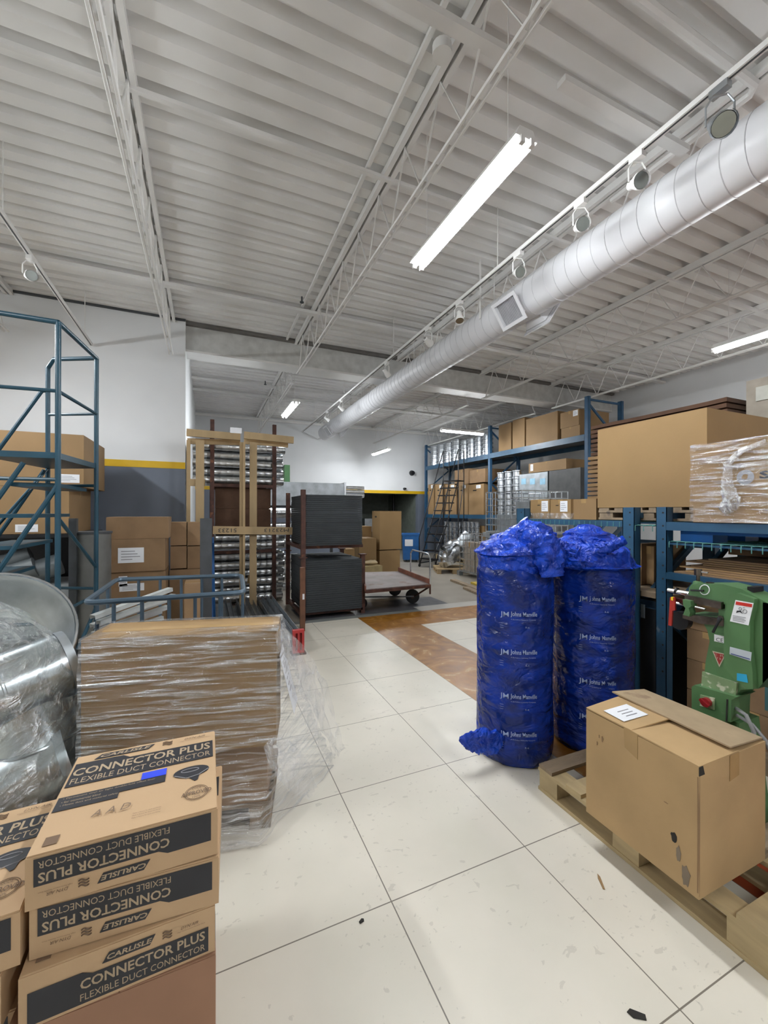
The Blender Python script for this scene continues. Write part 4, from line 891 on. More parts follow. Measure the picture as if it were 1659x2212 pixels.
# ================================================================ cartons behind the cart
Yk=9.35
ycart('tall upright carton behind the platform cart',820,867,1104,1186,Yk,.5,m=M_card2,tape=None,holes=(('l',.5,.85,.12),),z0=U(840,1187,Y=Yk).z)
ycart('carton carrying the tall upright carton',820,864,1189,1235,Yk,.5,z0=.001,m=M_card2)
ycart('large carton with a sagging open top left of the tall carton',776,813,1163,1225,Yk-.1,.6,z0=.001,m=M_card2,tape=None)
ycart('small open carton set behind the tall carton',783,803,1137,1160,Yk+.7,.5,z0=.001,m=M_card2,tape=None)
ycart('narrow carton beside the dark board stacks',746,766,1186,1230,8.2,.4,z0=.001,m=M_card2)
o,W=ycart('low olive carton with crumpled paper behind the platform cart',779,826,1223,1250,8.55,.4,z0=.001,m=mat('olive_card',(.42,.33,.17),.8))
q=U(800,1220,Y=8.7); mb=MB(); mb.ball((q.x,8.75,U(800,1222,Y=8.55).z+.05),.05,14,(4,2.2,1)); 
for v in mb.b.verts: v.co+=Vector((0,0,1))*.03*noise.noise(v.co*12)
tag(mb.build('crumpled_paper',mat('kraft_paper',(.55,.43,.26),.8),smooth=True),'crumpled brown paper on the low olive carton','paper')
# ================================================================ platform cart
Zc=.385; c4=[U(781,1236,Z=Zc),U(862,1234,Z=Zc),U(929,1261,Z=Zc),U(791,1273,Z=Zc)]
t=thing('platform_cart','rusty platform cart with a tubular handle right of the dark boards','cart',(sum((p.x for p in c4))/4,sum((p.y for p in c4))/4,0))
mb=MB(); mb.prism([p-Vector((0,0,.012)) for p in c4],(0,0,.012)); mb.build('deck',mat('worn_deck',(.20,.16,.15),.55,.1,var=.18,scale=3,dirt=((.14,.07,.05),4,.6)),t)
M_cr=mat('cart_rust',(.20,.07,.04),.6,var=.2)
def rim(a,b,h0,h1,nm='side_board'):
    mb=MB(); a=Vector(a);b=Vector(b); n=(b-a).cross(_U).normalized()*.02; mb.prism([a+Vector((0,0,h0)),b+Vector((0,0,h0)),b+Vector((0,0,h1)),a+Vector((0,0,h1))],n); return mb.build(nm,M_cr,t)
rim(c4[1],c4[2],-.03,.075); rim(c4[0],c4[3],-.03,.05)
for a,b in ((c4[3],c4[2]),(c4[0],c4[1]),(c4[1],c4[2]),(c4[0],c4[3])): MB().beam(a-Vector((0,0,.035)),b-Vector((0,0,.035)),.03,.045).build('frame_bar',M_rust,t)
h0=c4[1].lerp(c4[2],.42); h1=c4[2]; 
H0=U(880,1230,D=(h0-Vector((0,0,H))).dot(_F)); zt=U(905,1187,D=(h0-Vector((0,0,H))).dot(_F)).z
MB().tube([h0,Vector((h0.x,h0.y,zt-.06)),Vector((h0.x,h0.y,zt)).lerp(Vector((h1.x,h1.y,zt)),.1),Vector((h0.x,h0.y,zt)).lerp(Vector((h1.x,h1.y,zt)),.92),Vector((h1.x,h1.y,zt-.07)),h1],.014,8).build('push_handle',M_gsteel,t,smooth=True)
def wheel(p,r,nm='wheel'):
    ax=_F*.03; mb=MB(); mb.tube([p-ax,p-ax*.8,p+ax*.8,p+ax],[r*.94,r,r,r*.94],24); o=mb.build(nm,M_rub,t,smooth=True); MB().tube([p-ax*1.15,p+ax*1.15],r*.3,12).build('hub',M_rust,o)
for px,py in ((891,1291),(853,1279)): 
    q=U(px,py,D=6.75 if px==891 else 7.35); q.z=.115; wheel(q,.113)
q=U(783,1302,D=6.4); q.z=.075; wheel(q,.075)
a_=U(895,1291,D=6.7); b_=U(786,1293,D=6.7); MB().tube([(a_.x,a_.y,.12),(b_.x,b_.y,.11)],.012,6).build('axle_rod',M_gdull,t)
MB().tube([(a_.x,a_.y,.12),c4[2]-Vector((0,0,.04))],.014,6).build('fork',M_rust,t); MB().tube([c4[2]-Vector((0,0,.02)),c4[2]-Vector((0,0,.16))],.014,6).build('fork',M_rust,t)
# ================================================================ blue bin
q=U(887,1212,Z=0); t=thing('plastic_bin','blue plastic wheeled bin with a white label in front of the black stairs','bin',(q.x,q.y,0))
Wb=Matrix.Translation((q.x,q.y,0))@Matrix.Rotation(-YAW,4,'Z'); w0,w1=.23,.26
mb=MB(); mb.shell([[Wb@Vector((sx*w,sy*w,z_)) for sx,sy in ((-1,-1),(1,-1),(1,1),(-1,1))] for z_,w in ((.06,w0),(.80,w1),(.80,w1+.02),(.85,w1+.02),(.85,w1-.01),(.1,w0-.02))],cap0=True,cap1=True); mb.build('bin_body',M_bin,t)
MB().box(-.19,.05,-w1-.004,-w1+.01,.48,.68,Wb).build('paper_label',M_paper,t)
for sx in (-1,1): MB().tube([Wb@Vector((sx*.15,-.15,.03)),Wb@Vector((sx*.15+.02,-.15,.03))],.03,10).build('caster',M_rub,t)
# wall details
for px,py,r_,lb in ((889,1022,.075,'round black wall vent on the far white wall'),(873,1056,.035,'small dark wall fitting above the yellow stripe on the far wall')):
    q=U(px,py,Y=YF); t=thing('wall_fitting',lb,'wall fitting',(q.x,YF,q.z)); MB().tube([(q.x,YF,q.z),(q.x,YF-.12,q.z)],r_,18).build('fitting_body',M_black,t,smooth=True); MB().tube([(q.x,YF-.03,q.z),(q.x,YF,q.z)],r_*1.3,18).build('rim_plate',M_dkgr,t,smooth=True)
q=U(850,1100,Y=14.6); tag(MB().tube([(q.x,14.6,0),(q.x,14.6,2.2)],.05,10).build('steel_column',M_black,smooth=True),'thin dark column inside the opening below the far stripe','column')
t=thing('green_machine','dark machine standing deep inside the opening beyond the cartons','machine',(5.9,14.7,0)); MB().box(5.2,6.5,14.4,15.2,.0,.75).bevel(.02).build('machine_base',M_dkgr,t); MB().box(5.5,6.1,14.5,15.0,.75,1.25).bevel(.02).build('machine_head',M_gdull,t); MB().tube([(6.3,14.4,.9),(6.3,14.4,1.35)],.03,8).build('lever',M_black,t)
# ================================================================ wrapped duct fittings, far left front
def gored(t_,c,ax0,up0,R,r,a0,a1,n,nm,m=M_gdull):
    """gored elbow: centre c of the bend, in the plane ax0/up0"""
    ax0=Vector(ax0).normalized(); up0=(Vector(up0)-ax0*Vector(up0).dot(ax0)).normalized(); nn=ax0.cross(up0); c=Vector(c); rg=[]
    for k in range(n+1):
        a=a0+(a1-a0)*k/n; d=ax0*math.cos(a)+up0*math.sin(a)
        rg.append([c+d*(R+r*math.cos(2*PI*j/32))+nn*(r*math.sin(2*PI*j/32)) for j in range(32)])
        if 0<k<n: rg.append([c+(d*(R+(r+.004)*math.cos(2*PI*j/32))+nn*((r+.004)*math.sin(2*PI*j/32)))+(-ax0*math.sin(a)+up0*math.cos(a))*.004 for j in range(32)]); rg.append([c+d*(R+r*math.cos(2*PI*j/32))+nn*(r*math.sin(2*PI*j/32))+(-ax0*math.sin(a)+up0*math.cos(a))*.008 for j in range(32)])
    return MB().shell(rg).build(nm,m,t_,smooth=True)
def fitting(label,c,ax,up,R,r,a0,a1,n,m=M_gdull):
    t_=thing('duct_elbow',label,'duct elbow',c,0,'galvanised duct fittings under wrap'); gored(t_,c,ax,up,R,r,a0,a1,n,'elbow_shell',m)
    ax=Vector(ax).normalized(); up=(Vector(up)-ax*Vector(up).dot(ax)).normalized(); nn=ax.cross(up)
    for a in (a0,a1):
        d=ax*math.cos(a)+up*math.sin(a); p=Vector(c)+d*R
        MB().tube([p+d*(r+.004)*math.cos(2*PI*j/32)+nn*(r+.004)*math.sin(2*PI*j/32) for j in range(32)],.007,6,closed=True).build('end_bead',M_gsteel,t_,smooth=True)
    return t_
fitting('large galvanised elbow at the left edge, middle of the wrapped pile',U(20,1610,D=1.95),_R*.9-_F*.3,_U,.20,.185,.25,2.6,5,M_gsteel)
fitting('galvanised elbow low in the wrapped pile beside the wrapped cartons',U(60,1760,D=1.95),_R+_F*.5,_U*.9,.24,.17,.3,2.5,5)
q=U(-25,1330,D=2.0)
t=thing('duct_transition','wide galvanised round duct opening tilted on top of the wrapped pile','duct fitting',q,0,None)
axd=(_U*.55+_R*.55-_F*.62).normalized(); h1=axd.cross(_U).normalized(); h2=axd.cross(h1)
def circ(p,r,n=44): return [p+h1*(r*math.cos(2*PI*j/n))+h2*(r*math.sin(2*PI*j/n)) for j in range(n)]
cc=U(-20,1385,D=2.05)
MB().shell([circ(cc-axd*.28,.24),circ(cc-axd*.12,.26),circ(cc,.34),circ(cc+axd*.06,.345),circ(cc+axd*.06,.335),circ(cc-axd*.0,.33),circ(cc-axd*.12,.25),circ(cc-axd*.27,.235)]).build('funnel_shell',M_gdull,t,smooth=True)
MB().tube(circ(cc+axd*.06,.342),.009,6,closed=True).build('rim_bead',M_gsteel,t,smooth=True)
for i,(px,py,d,r_,L_,lb) in enumerate([(40,1475,1.86,.155,.34,'bright galvanised duct piece lying slanted in the upper wrapped pile'),(120,1590,2.05,.13,.3,'galvanised duct collar between the elbows of the wrapped pile'),(10,1700,1.75,.15,.4,'galvanised duct piece at the left edge low in the wrapped pile')]):
    c=U(px,py,D=d); d_=[(_R*.62+_U*.22+_F*.78),(_R*.6+_U*.5+_F*.5),(_R*.7+_F*.6+_U*.25)][i].normalized()
    t=thing('round_duct',lb,'duct piece',c,0,'galvanised duct pieces under wrap'); a=c-d_*L_*.5; b=c+d_*L_*.5
    MB().tube([a,a.lerp(b,.3),a.lerp(b,.31),a.lerp(b,.33),a.lerp(b,.34),b],[r_,r_,r_+.005,r_+.005,r_,r_],30,caps=True).build('duct_shell',M_gsteel,t,smooth=True)
    MB().tube([b-d_*.005,b+d_*.03],[r_+.006,r_+.002],30,caps=False).build('end_collar',M_gdull,t,smooth=True)
pallet('wooden pallet under the wrapped duct fittings at the left edge',-1.03,2.15,.1,.95,.9,m=M_woodg,h=.12)
# film around the duct pile
rings=[]
for z_,w_,sh in ((.125,1.0,0),(.35,1.02,0),(.55,1.0,0),(.72,.97,-.02),(.88,.93,-.05),(1.0,.84,-.1),(1.12,.66,-.16),(1.24,.40,-.24),(1.31,.16,-.26)):
    rings.append([Vector((-1.02+sh+.49*w_*math.cos(2*PI*j/8+.3),2.2+.62*w_*math.sin(2*PI*j/8+.3),z_)) for j in range(8)])
R=wrap_shell(interp(rings,4),12,.06,5,9)
mb=MB(); mb.shell(R); tag(mb.build('stretch_wrap',M_film2,smooth=True),'clear stretch wrap draped over the galvanised duct pile at the left edge','plastic wrap')
# ================================================================ blue foreground rack, right
Xr=2.85; zTop=U(1357,1096,X=Xr).z; yA=(U(1133,1110,X=Xr).y,U(1116,1110,X=Xr).y); yB=(U(1370,1110,X=Xr).y,U(1345,1110,X=Xr).y); yC=(U(1440,1110,X=Xr).y,U(1417,1110,X=Xr).y)
RD=1.05
def upright(t,y0,y1,zt,X=Xr,dep=RD,m=M_blue,holes=True):
    ym=(y0+y1)/2
    for x in (X,X+dep-.07):
        mb=MB(); mb.box(x,x+.004,y0,y1,0,zt); mb.box(x,x+.07,y0,y0+.004,0,zt); mb.box(x,x+.07,y1-.004,y1,0,zt); mb.box(x+.066,x+.07,y0,y0+.02,0,zt); mb.box(x+.066,x+.07,y1-.02,y1,0,zt); p=mb.build('upright',m,t)
        if holes and x==X:
            for k in range(int(zt/.09)):
                zz=.06+k*.09
                if zz<zt-.02 and zz>.4: MB().tube([(x-.0012,ym-.012,zz),(x+.001,ym-.012,zz)],.0065,8).build('bolt_hole',M_gap,p)
        MB().box(x-.02,x+.09,y0-.02,y1+.02,0,.008).build('foot_plate',m,t)
    n=max(2,int(zt/.75)); 
    for k in range(n):
        za=.15+k*(zt-.3)/n; zb=.15+(k+1)*(zt-.3)/n
        MB().beam((X+.07,ym,za if k%2 else zb),(X+dep-.07,ym,zb if k%2 else za),.03,.04).build('diagonal_brace',m,t)
    MB().beam((X+.07,ym,zt-.06),(X+dep-.07,ym,zt-.06),.03,.04).build('cross_brace',m,t)
def beam(t,ya,yb,z1,h,X=Xr,dep=RD,m=M_blue):
    for x in (X-.004,X+dep-.045): MB().box(x,x+.05,ya,yb,z1-h,z1).bevel(.004).build('beam',m,t)
def deck(t,ya,yb,z,X=Xr,dep=RD):
    n=int((yb-ya)/.05); m_=mat('teal_wire',(.10,.28,.26),.4,.3)
    mb=MB()
    for k in range(n+1): y=ya+(yb-ya)*k/n; mb.tube([(X-.005,y,z-.035),(X-.005,y,z+.003),(X+dep,y,z+.003)],.003,4)
    for k in range(9): x=X+.02+(dep-.04)*k/8; mb.tube([(x,ya,z+.006),(x,yb,z+.006)],.003,4)
    mb.build('wire_deck',m_,t)
t=thing('pallet_rack','blue pallet rack bay behind the blue insulation rolls','rack',(Xr+RD/2,2.6,0))
zb1=U(1345,1125,X=Xr).z; upright(t,yA[0],yA[1],zTop); upright(t,yB[0],yB[1],zTop)
beam(t,yB[1],yA[0],zb1,.045*1.0+.0); deck(t,yB[1]+.02,yA[0]-.02,zb1-.012); 
zb1b=zb1-.20; beam(t,yB[1],yA[0],zb1b,.04)
deck(t,yC[1]+.02,yB[0]-.01,zb1-.035)
t=thing('pallet_rack','blue pallet rack bay behind the green machine','rack',(Xr+RD/2,1.0,0))
yE=(.12,.20); upright(t,yC[0],yC[1],zTop); upright(t,yE[0],yE[1],zTop)
zb2=U(1500,1129,X=Xr).z; beam(t,yE[1],yC[0],zb2,.055)
zd2=U(1445,1171,X=Xr).z; beam(t,yE[1],yC[0],zd2-.005,.012,X=Xr+.02); deck(t,yE[1],yC[0]-.02,zd2-.0)
zb3=U(1440,1236,X=Xr).z; beam(t,yE[1],yC[0],zb3,.045)
M_ps=mat('particle_shelf',(.30,.22,.14),.8); MB().box(Xr+.05,Xr+RD-.05,yE[1],yC[0]-.01,zb3-.02,zb3-.002).build('shelf_board',M_ps,t)
# --- load on bay one
zsh=zb1-.0
X1_=Xr+.12
xcart('left small carton with white label on the front rack shelf',1146,1187,1079,1121,X1_,.4,z0=zsh,m=M_card2,group='two labelled cartons on the front rack',stick=(('l',.60,.93,.38,.92),),holes=(('l',.45,.7,.07),),tape='x')
xcart('right small carton with white label on the front rack shelf',1189,1233,1079,1121,X1_,.4,z0=zsh,m=M_card2,group='two labelled cartons on the front rack',stick=(('l',.50,.85,.38,.92),),holes=(('l',.35,.7,.07),),tape='x')
xcart('plain brown carton right of the two labelled ones on the front rack',1235,1288,1078,1121,X1_+.03,.5,z0=zsh,m=M_card)
a=U(1114,1100,X=X1_).y; b=U(1144,1100,X=X1_).y
t=thing('metal_box','small galvanised box with a white label at the far end of the front rack shelf','box',(X1_+.2,(a+b)/2,zsh)); MB().box(X1_,X1_+.4,b,a,zsh,U(1130,1083,X=X1_).z).bevel(.005).build('box_body',M_gdull,t); MB().box(X1_-.002,X1_,b+.02,b+.07,zsh+.03,zsh+.09).build('paper_label',M_paper,t)
a=U(1146,1100,X=X1_).y; b=U(1234,1100,X=X1_).y; R=wrap_shell(interp([[(X1_-.012,b,zz),(X1_+.42,b,zz),(X1_+.42,a,zz),(X1_-.012,a,zz)] for zz in (zsh+.002,zsh+.055)],6),14,.008,14)
mb=MB(); mb.shell(R); tag(mb.build('stretch_wrap',M_filmf,smooth=True),'band of clear wrap around the foot of the two labelled cartons','plastic wrap')
# --- giant carton on a pallet
Xg=Xr+.14; zg0=U(1291,1097,X=Xg).z; yg1=U(1291,1000,X=Xg).y; yg0=U(1527,1000,X=Xg).y; zg1=U(1527,880,X=Xg).z
o,W=cbox('giant open-topped carton standing on the front blue rack',Xg,Xg+1.0,yg0,yg1,zg0,zg1,m=M_card2,tape=None)
ph=max(.06,zg0-zb1-.006); pallet('grey wooden pallet under the giant carton on the front rack',Xg+.5,(yg0+yg1)/2,0,yg1-yg0-.02,1.0,m=M_woodg,h=ph,z=zb1+.003)
# --- wrapped box
Xw=Xr-.01; yw1=U(1496,1040,X=Xw).y; zw1=U(1500,963,X=Xw).z; yw0=.72
o,W=cbox('brown carton with a round grey logo under crumpled clear wrap on the front rack',Xw,Xw+.75,yw0,min(yw1,yg0-.004),zb2+.003,zw1,m=M_card2,tape=None)
q=U(1610,1031,X=Xw-.001)
mb=MB(); n=32
def rg_(r0,r1,a0=0,a1=2*PI):
    for k in range(n):
        a=a0+(a1-a0)*k/n; b=a0+(a1-a0)*(k+1)/n
        mb.poly([(q.x-.0012,q.y-r*math.cos(g_),q.z+r*math.sin(g_)) for r,g_ in ((r0,a),(r1,a),(r1,b),(r0,b))])
rg_(.018,.042,.6,.6+PI); rg_(.012,.042,.6+PI,.6+2*PI); mb.build('round_logo',M_greyink,o)
mb=MB(); text_into(mb,'SI',(q.x-.0012,q.y-.065,q.z-.015),(0,-1,0),(0,0,1),.07,.045,bold=.04); mb.build('logo_lettering',M_ink,o)
def fl(z,i,o_=0): return [(Xw-.010-o_,yw0-.01,z),(Xw+.76,yw0-.01,z),(Xw+.76,yw1+.004,z),(Xw-.010-o_,yw1+.004,z)]
R=wrap_shell(interp([fl(zb2+.006,0),fl((zb2+zw1)/2,0,.006),fl(zw1+.004,0)],14),30,.012,11,4)
mb=MB(); mb.shell(R); tag(mb.build('stretch_wrap',M_film,smooth=True),'clear wrap stretched around the logo carton at the right edge','plastic wrap')
mb=MB(); rg=[]
path=[U(1655,952,X=Xw-.02),U(1600,975,X=Xw-.02),U(1573,1000,X=Xw-.025),U(1570,1050,X=Xw-.025),U(1582,1085,X=Xw-.02),U(1560,1105,X=Xw-.015)]
wd=[.012,.016,.022,.032,.05,.03]
for k in range(41):
    u=k/40*5; i=min(int(u),4); f=u-i; p=path[i].lerp(path[i+1],f); w_=wd[i]*(1-f)+wd[i+1]*f; tg=(path[i+1]-path[i]).normalized(); sd=Vector((1,0,0)).cross(tg)
    rg.append([p+sd*w_*math.cos(2*PI*j/16)*(1+.4*noise.noise(Vector((j,k*.4,1))))+Vector((-1,0,0))*abs(w_*.35*math.sin(2*PI*j/16))*(1+noise.noise(Vector((j*1.3,k*.5,4)))) for j in range(16)])
mb.shell(rg,cap0=True,cap1=True); tag(mb.build('wrap_rope',M_filmf,smooth=True),'gathered rope of clear wrap pulled across the logo carton','plastic wrap')
# --- blue plastic pallet and the stock below
yb1=U(1466,1160,X=Xr+.04).y; zbp1=zb2-.058; zbp0=zd2+.008
t=thing('plastic_pallet','blue plastic pallet lying on the wire deck below the logo carton','pallet',(Xr+.5,1.0,zbp0))
M_bp=mat('blue_plastic_pallet',(.01,.13,.42),.35)
MB().box(Xr+.06,Xr+.95,.5,yb1,zbp1-.018,zbp1).bevel(.004).build('deck',M_bp,t)
for y0_,y1_ in ((yb1-.19,yb1),(.98,1.07),(.5,.65)):
    for x0_,x1_ in ((Xr+.06,Xr+.22),(Xr+.42,Xr+.58),(Xr+.79,Xr+.95)): MB().box(x0_,x1_,y0_,y1_,zbp0,zbp1-.018).bevel(.004).build('block',M_bp,t)
for i in range(9):
    z0=zb3+i*.011+.001; mb=MB(); mb.box(Xr+.03+.02*i,Xr+.95,.45,yC[0]-.03-.06*(i%3),z0,z0+.009); tag(mb.build('flat_carton',M_card if i%2 else M_cardd),'flattened carton in the pile on the lower blue shelf','flat carton','flattened cartons on the lower blue shelf')
tag(MB().box(Xr+.25,Xr+.9,.5,1.25,zb3+.102,zd2-.05).bevel(.006).build('dark_box',M_black),'large flat black box on top of the flattened cartons','box')
cbox('brown carton at the back of the lower blue shelf behind the flattened cartons',Xr+.6,Xr+1.0,1.30,1.72,zb3+.102,zd2-.045,m=M_cardd)
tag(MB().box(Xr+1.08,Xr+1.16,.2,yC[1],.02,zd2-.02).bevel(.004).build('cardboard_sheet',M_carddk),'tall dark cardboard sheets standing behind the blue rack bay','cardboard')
for c_,(ya,yb) in enumerate(((1.50,1.74),(1.235,1.495),(.97,1.23))):
    for r_ in range(4):
        z0=.10+r_*.205
        if z0+.2>zb3-.05: continue
        cbox('old brown carton in the stack below the blue shelf',Xr+.16,Xr+.6,ya,yb,z0+.001,z0+.203,m=M_cardd,group='old cartons below the blue shelf')
MB_=MB().box(Xr+.08,Xr+.9,.25,1.76,.0,.099); tag(MB_.build('timber_skid',M_woodg),'low timber skid under the old cartons below the blue shelf','timber')
# things behind the rolls, under bay one
xcart('brown carton on a shelf seen between the two rack uprights',1368,1386,1174,1262,Xr+.30,.3,m=M_cardd)
xcart('pale carton right of the brown one between the rack uprights',1388,1413,1180,1262,Xr+.36,.4,m=M_card)
tag(MB().box(Xr+.08,Xr+.95,yC[1]-.05,2.9,U(1390,1270,X=Xr+.3).z-.02,U(1390,1264,X=Xr+.3).z-.004).build('shelf_board',M_ps),'inner particle board shelf behind the blue rolls','shelf')
a=U(1371,1300,X=Xr+.12); b=U(1413,1300,X=Xr+.12)
t=thing('black_bin','tall black bin with a white label between the rack uprights','bin',(Xr+.4,(a.y+b.y)/2,0)); MB().box(Xr+.12,Xr+.7,b.y-.02,a.y+.35,0,U(1390,1312,X=Xr+.12).z).bevel(.01).build('bin_body',M_black,t)
MB().box(Xr+.117,Xr+.12,a.y-.08,a.y-.02,.72,.82).build('paper_label',mat('grey_label',(.35,.4,.45),.5),t)
zz=U(1390,1312,X=Xr+.12).z; R=wrap_shell(interp([[(Xr+.13,b.y-.02,z_),(Xr+.68,b.y-.02,z_),(Xr+.68,a.y+.33,z_),(Xr+.13,a.y+.33,z_)] for z_ in (zz+.002,zz+.06)],5),10,.02,10); mb=MB(); mb.shell(R,cap1=True); tag(mb.build('folded_sheeting',mat('blue_grey_sheeting',(.05,.10,.16),.2),smooth=True),'folded blue-grey plastic sheeting on the black bin','plastic sheet')
# ================================================================ green flanging machine
Xm=2.18
def GX(px,py,X=Xm): return U(px,py,X=X)
q=GX(1580,1600); t=thing('green_machine','green bead-rolling machine with warning labels and red switch beside the blue rack','machine',(Xm+.1,q.y,0))
def plate(pts,dx,nm,m,X=Xm,par=None,bev=.006,sm=False):
    mb=MB(); mb.prism([GX(x,y,X) for x,y in pts],(dx,0,0)); 
    if bev: mb.bevel(bev,2)
    return mb.build(nm,m,par or t)
body=[(1488,1270),(1494,1262),(1560,1262),(1600,1272),(1638,1292),(1672,1310),(1672,1450),(1637,1488),(1600,1490),(1590,1505),(1520,1480),(1524,1430),(1533,1385),(1528,1362),(1520,1347),(1490,1334),(1488,1326),(1545,1332),(1552,1330),(1552,1315),(1566,1315),(1566,1306),(1488,1290)]
plate(body,.13,'machine_body',M_green)
plate([(1583,1283),(1600,1280),(1638,1293),(1636,1315),(1629,1340),(1628,1400),(1634,1450),(1635,1486),(1625,1486),(1600,1470),(1572,1440),(1572,1330)],-.03,'side_cover',M_green,bev=.004)
plate([(1520,1450),(1595,1475),(1592,1506),(1518,1482)],-.012,'chipped_foot',M_chip)
plate([(1487,1284),(1566,1300),(1566,1315),(1487,1297)],-.03,'upper_slide',M_oil,X=Xm+.01,bev=.003)
plate([(1484,1325),(1552,1333),(1573,1336),(1573,1351),(1524,1346),(1484,1334)],-.035,'lower_slide',M_oil,X=Xm+.01,bev=.003)
plate([(1487,1293),(1504,1297),(1505,1308),(1500,1312),(1503,1322),(1501,1330),(1488,1326),(1493,1312),(1488,1306)],-.045,'guide_clamp',M_green,bev=.002)
MB().tube([GX(1502,1311,Xm-.05),GX(1523,1316,Xm-.05)],.005,10).build('guide_pin',M_chrome,t,smooth=True)
for a,b,r_,m_ in (((1444,1275),(1490,1283),.013,M_chrome),((1462,1303),(1490,1309),.009,M_chrome)): 
    MB().tube([GX(a[0],a[1],Xm+.05),GX(b[0],b[1],Xm+.05)],r_,14).build('shaft',m_,t,smooth=True)
MB().tube([GX(1460,1276,Xm+.05),GX(1463,1277,Xm+.05)],.017,14).build('shaft_collar',M_black,t,smooth=True)
plate([(1450,1290),(1460,1290),(1461,1318),(1455,1319),(1453,1352),(1446,1350)],-.01,'red_guard',mat('red_guard',(.42,.03,.02),.4),bev=0)
plate([(1453,1289),(1457,1289.5),(1457,1297),(1453,1296)],-.013,'yellow_mark',mat('yellow_mark',(.9,.65,.02),.4),bev=0)
plate([(1462,1291),(1488,1297),(1488,1304),(1462,1299)],-.02,'tool_block',mat('dark_red_steel',(.10,.02,.02),.3,.5),X=Xm+.04,bev=.002)
# black forming wheel
c=GX(1471,1340,Xm+.08); MB().tube([c-Vector((.02,0,0)),c+Vector((.02,0,0))],.046,28).bevel(.004).build('black_wheel',M_black,t)
# adjusting knob and crank
k0=GX(1508,1262,Xm+.06); MB().tube([k0+Vector((0,0,-.005)),k0+Vector((0,0,.012)),k0+Vector((0,0,.016))],[.024,.02,.012],14).build('knob_base',M_green,t,smooth=True)
MB().tube([k0+Vector((0,0,.015)),k0+Vector((0,0,.045))],.008,10).build('knob_stem',M_oil,t,smooth=True); MB().tube([k0+Vector((0,0,.045)),k0+Vector((0,0,.075))],.016,12).build('knob',M_oil,t,smooth=True)
MB().tube([k0+Vector((0,0,.063)),k0+Vector((0,-.045,.063))],.005,8).build('knob_pin',M_chrome,t,smooth=True)
MB().tube([GX(1492,1275,Xm-.006),GX(1520,1276,Xm-.006)],.0045,8).build('lever_bar',M_black,t)
MB().tube([GX(1522+10.5*math.cos(a),1274+10.5*math.sin(a),Xm-.003) for a in [2*PI*k/20 for k in range(20)]],.0022,5,closed=True).build('pale_ring',M_paper,t)
MB().tube([GX(1555,1336,Xm-.04),GX(1551,1345,Xm-.06),GX(1540,1366,Xm-.065)],[.010,.005,.006],8).build('clamp_lever',M_black,t,smooth=True); MB().tube([GX(1556,1335,Xm-.04),GX(1556,1335,Xm+.0)],.011,12).build('lever_hub',M_oil,t,smooth=True)
MB().tube([GX(1578,1295,Xm-.004),GX(1578,1295,Xm+.01)],.009,10).build('bolt',M_oil,t,smooth=True)
MB().box(Xm+.03,Xm+.11,GX(1620,1270).y,GX(1606,1270).y,GX(1612,1277).z-.006,GX(1612,1272).z+.006).build('oil_cap',M_black,t)
for px in (1534,): c=GX(px,1262,Xm+.06); MB().tube([c-Vector((0,0,.005)),c+Vector((0,0,.010))],.016,12).build('oil_cup',M_oil,t,smooth=True)
# labels on the machine
def lab(pts,X,nm,m): mb=MB(); mb.prism([GX(x,y,X) for x,y in pts],(-.001,0,0)); return mb.build(nm,m,t)
L_=lab([(1589,1296),(1628,1303),(1617,1351),(1577,1342)],Xm-.031,'warning_label',M_paper)
def sub(pts,X,nm,m,par): mb=MB(); mb.prism([GX(x,y,X) for x,y in pts],(-.0006,0,0)); return mb.build(nm,m,par)
sub([(1590,1299),(1625,1305),(1624,1312),(1589,1306)],Xm-.0325,'red_band',mat('label_red',(.62,.03,.02),.4),L_)
mb=MB(); mb.tube([GX(1599+3.2*math.cos(a),1315+3*math.sin(a),Xm-.0328) for a in [2*PI*k/16 for k in range(16)]],.0008,4,closed=True); mb.tube([GX(1609+4.5*math.cos(a),1321+4.2*math.sin(a),Xm-.0328) for a in [2*PI*k/16 for k in range(16)]],.0008,4,closed=True); mb.prism([GX(x,y,Xm-.0325) for x,y in ((1590,1324),(1592,1319),(1600,1319),(1605,1326),(1598,1322))],(-.0006,0,0)); mb.tube([GX(1604,1312,Xm-.0328),GX(1609,1313,Xm-.0328)],.0006,4)
mb.build('hand_pictogram',M_ink,L_)
for k in range(4): sub([(1583,1329+3.2*k),(1611-3*(k%2),1334+3.2*k),(1611-3*(k%2),1335.2+3.2*k),(1583,1330.2+3.2*k)],Xm-.0325,'text_line',M_greyink,L_)
pz=plate([(1538,1366),(1572,1371),(1570,1403),(1537,1393)],-.006,'raised_plate',M_green,X=Xm-.0,bev=.001)
ce=lab([(1543,1370),(1567,1375),(1567,1390),(1543,1385)],Xm-.0065,'approval_label',M_paper)
mb=MB(); a=GX(1547,1385,Xm-.0078); b=GX(1562,1388,Xm-.0078); c=GX(1547,1376,Xm-.0078); text_into(mb,'CE',a,(b-a).normalized(),(c-a).normalized(),(b-a).length,(c-a).length*.9); mb.build('lettering',M_ink,ce)
M_bdg=mat('badge_cream',(.55,.5,.38),.5); M_bdr=mat('badge_red',(.35,.03,.03),.4)
bd=lab([(1539,1406),(1569,1413),(1554,1441)],Xm-.001,'maker_badge',M_bdg); sub([(1542,1409),(1565,1414.5),(1553.8,1436)],Xm-.0022,'badge_field',M_bdr,bd)
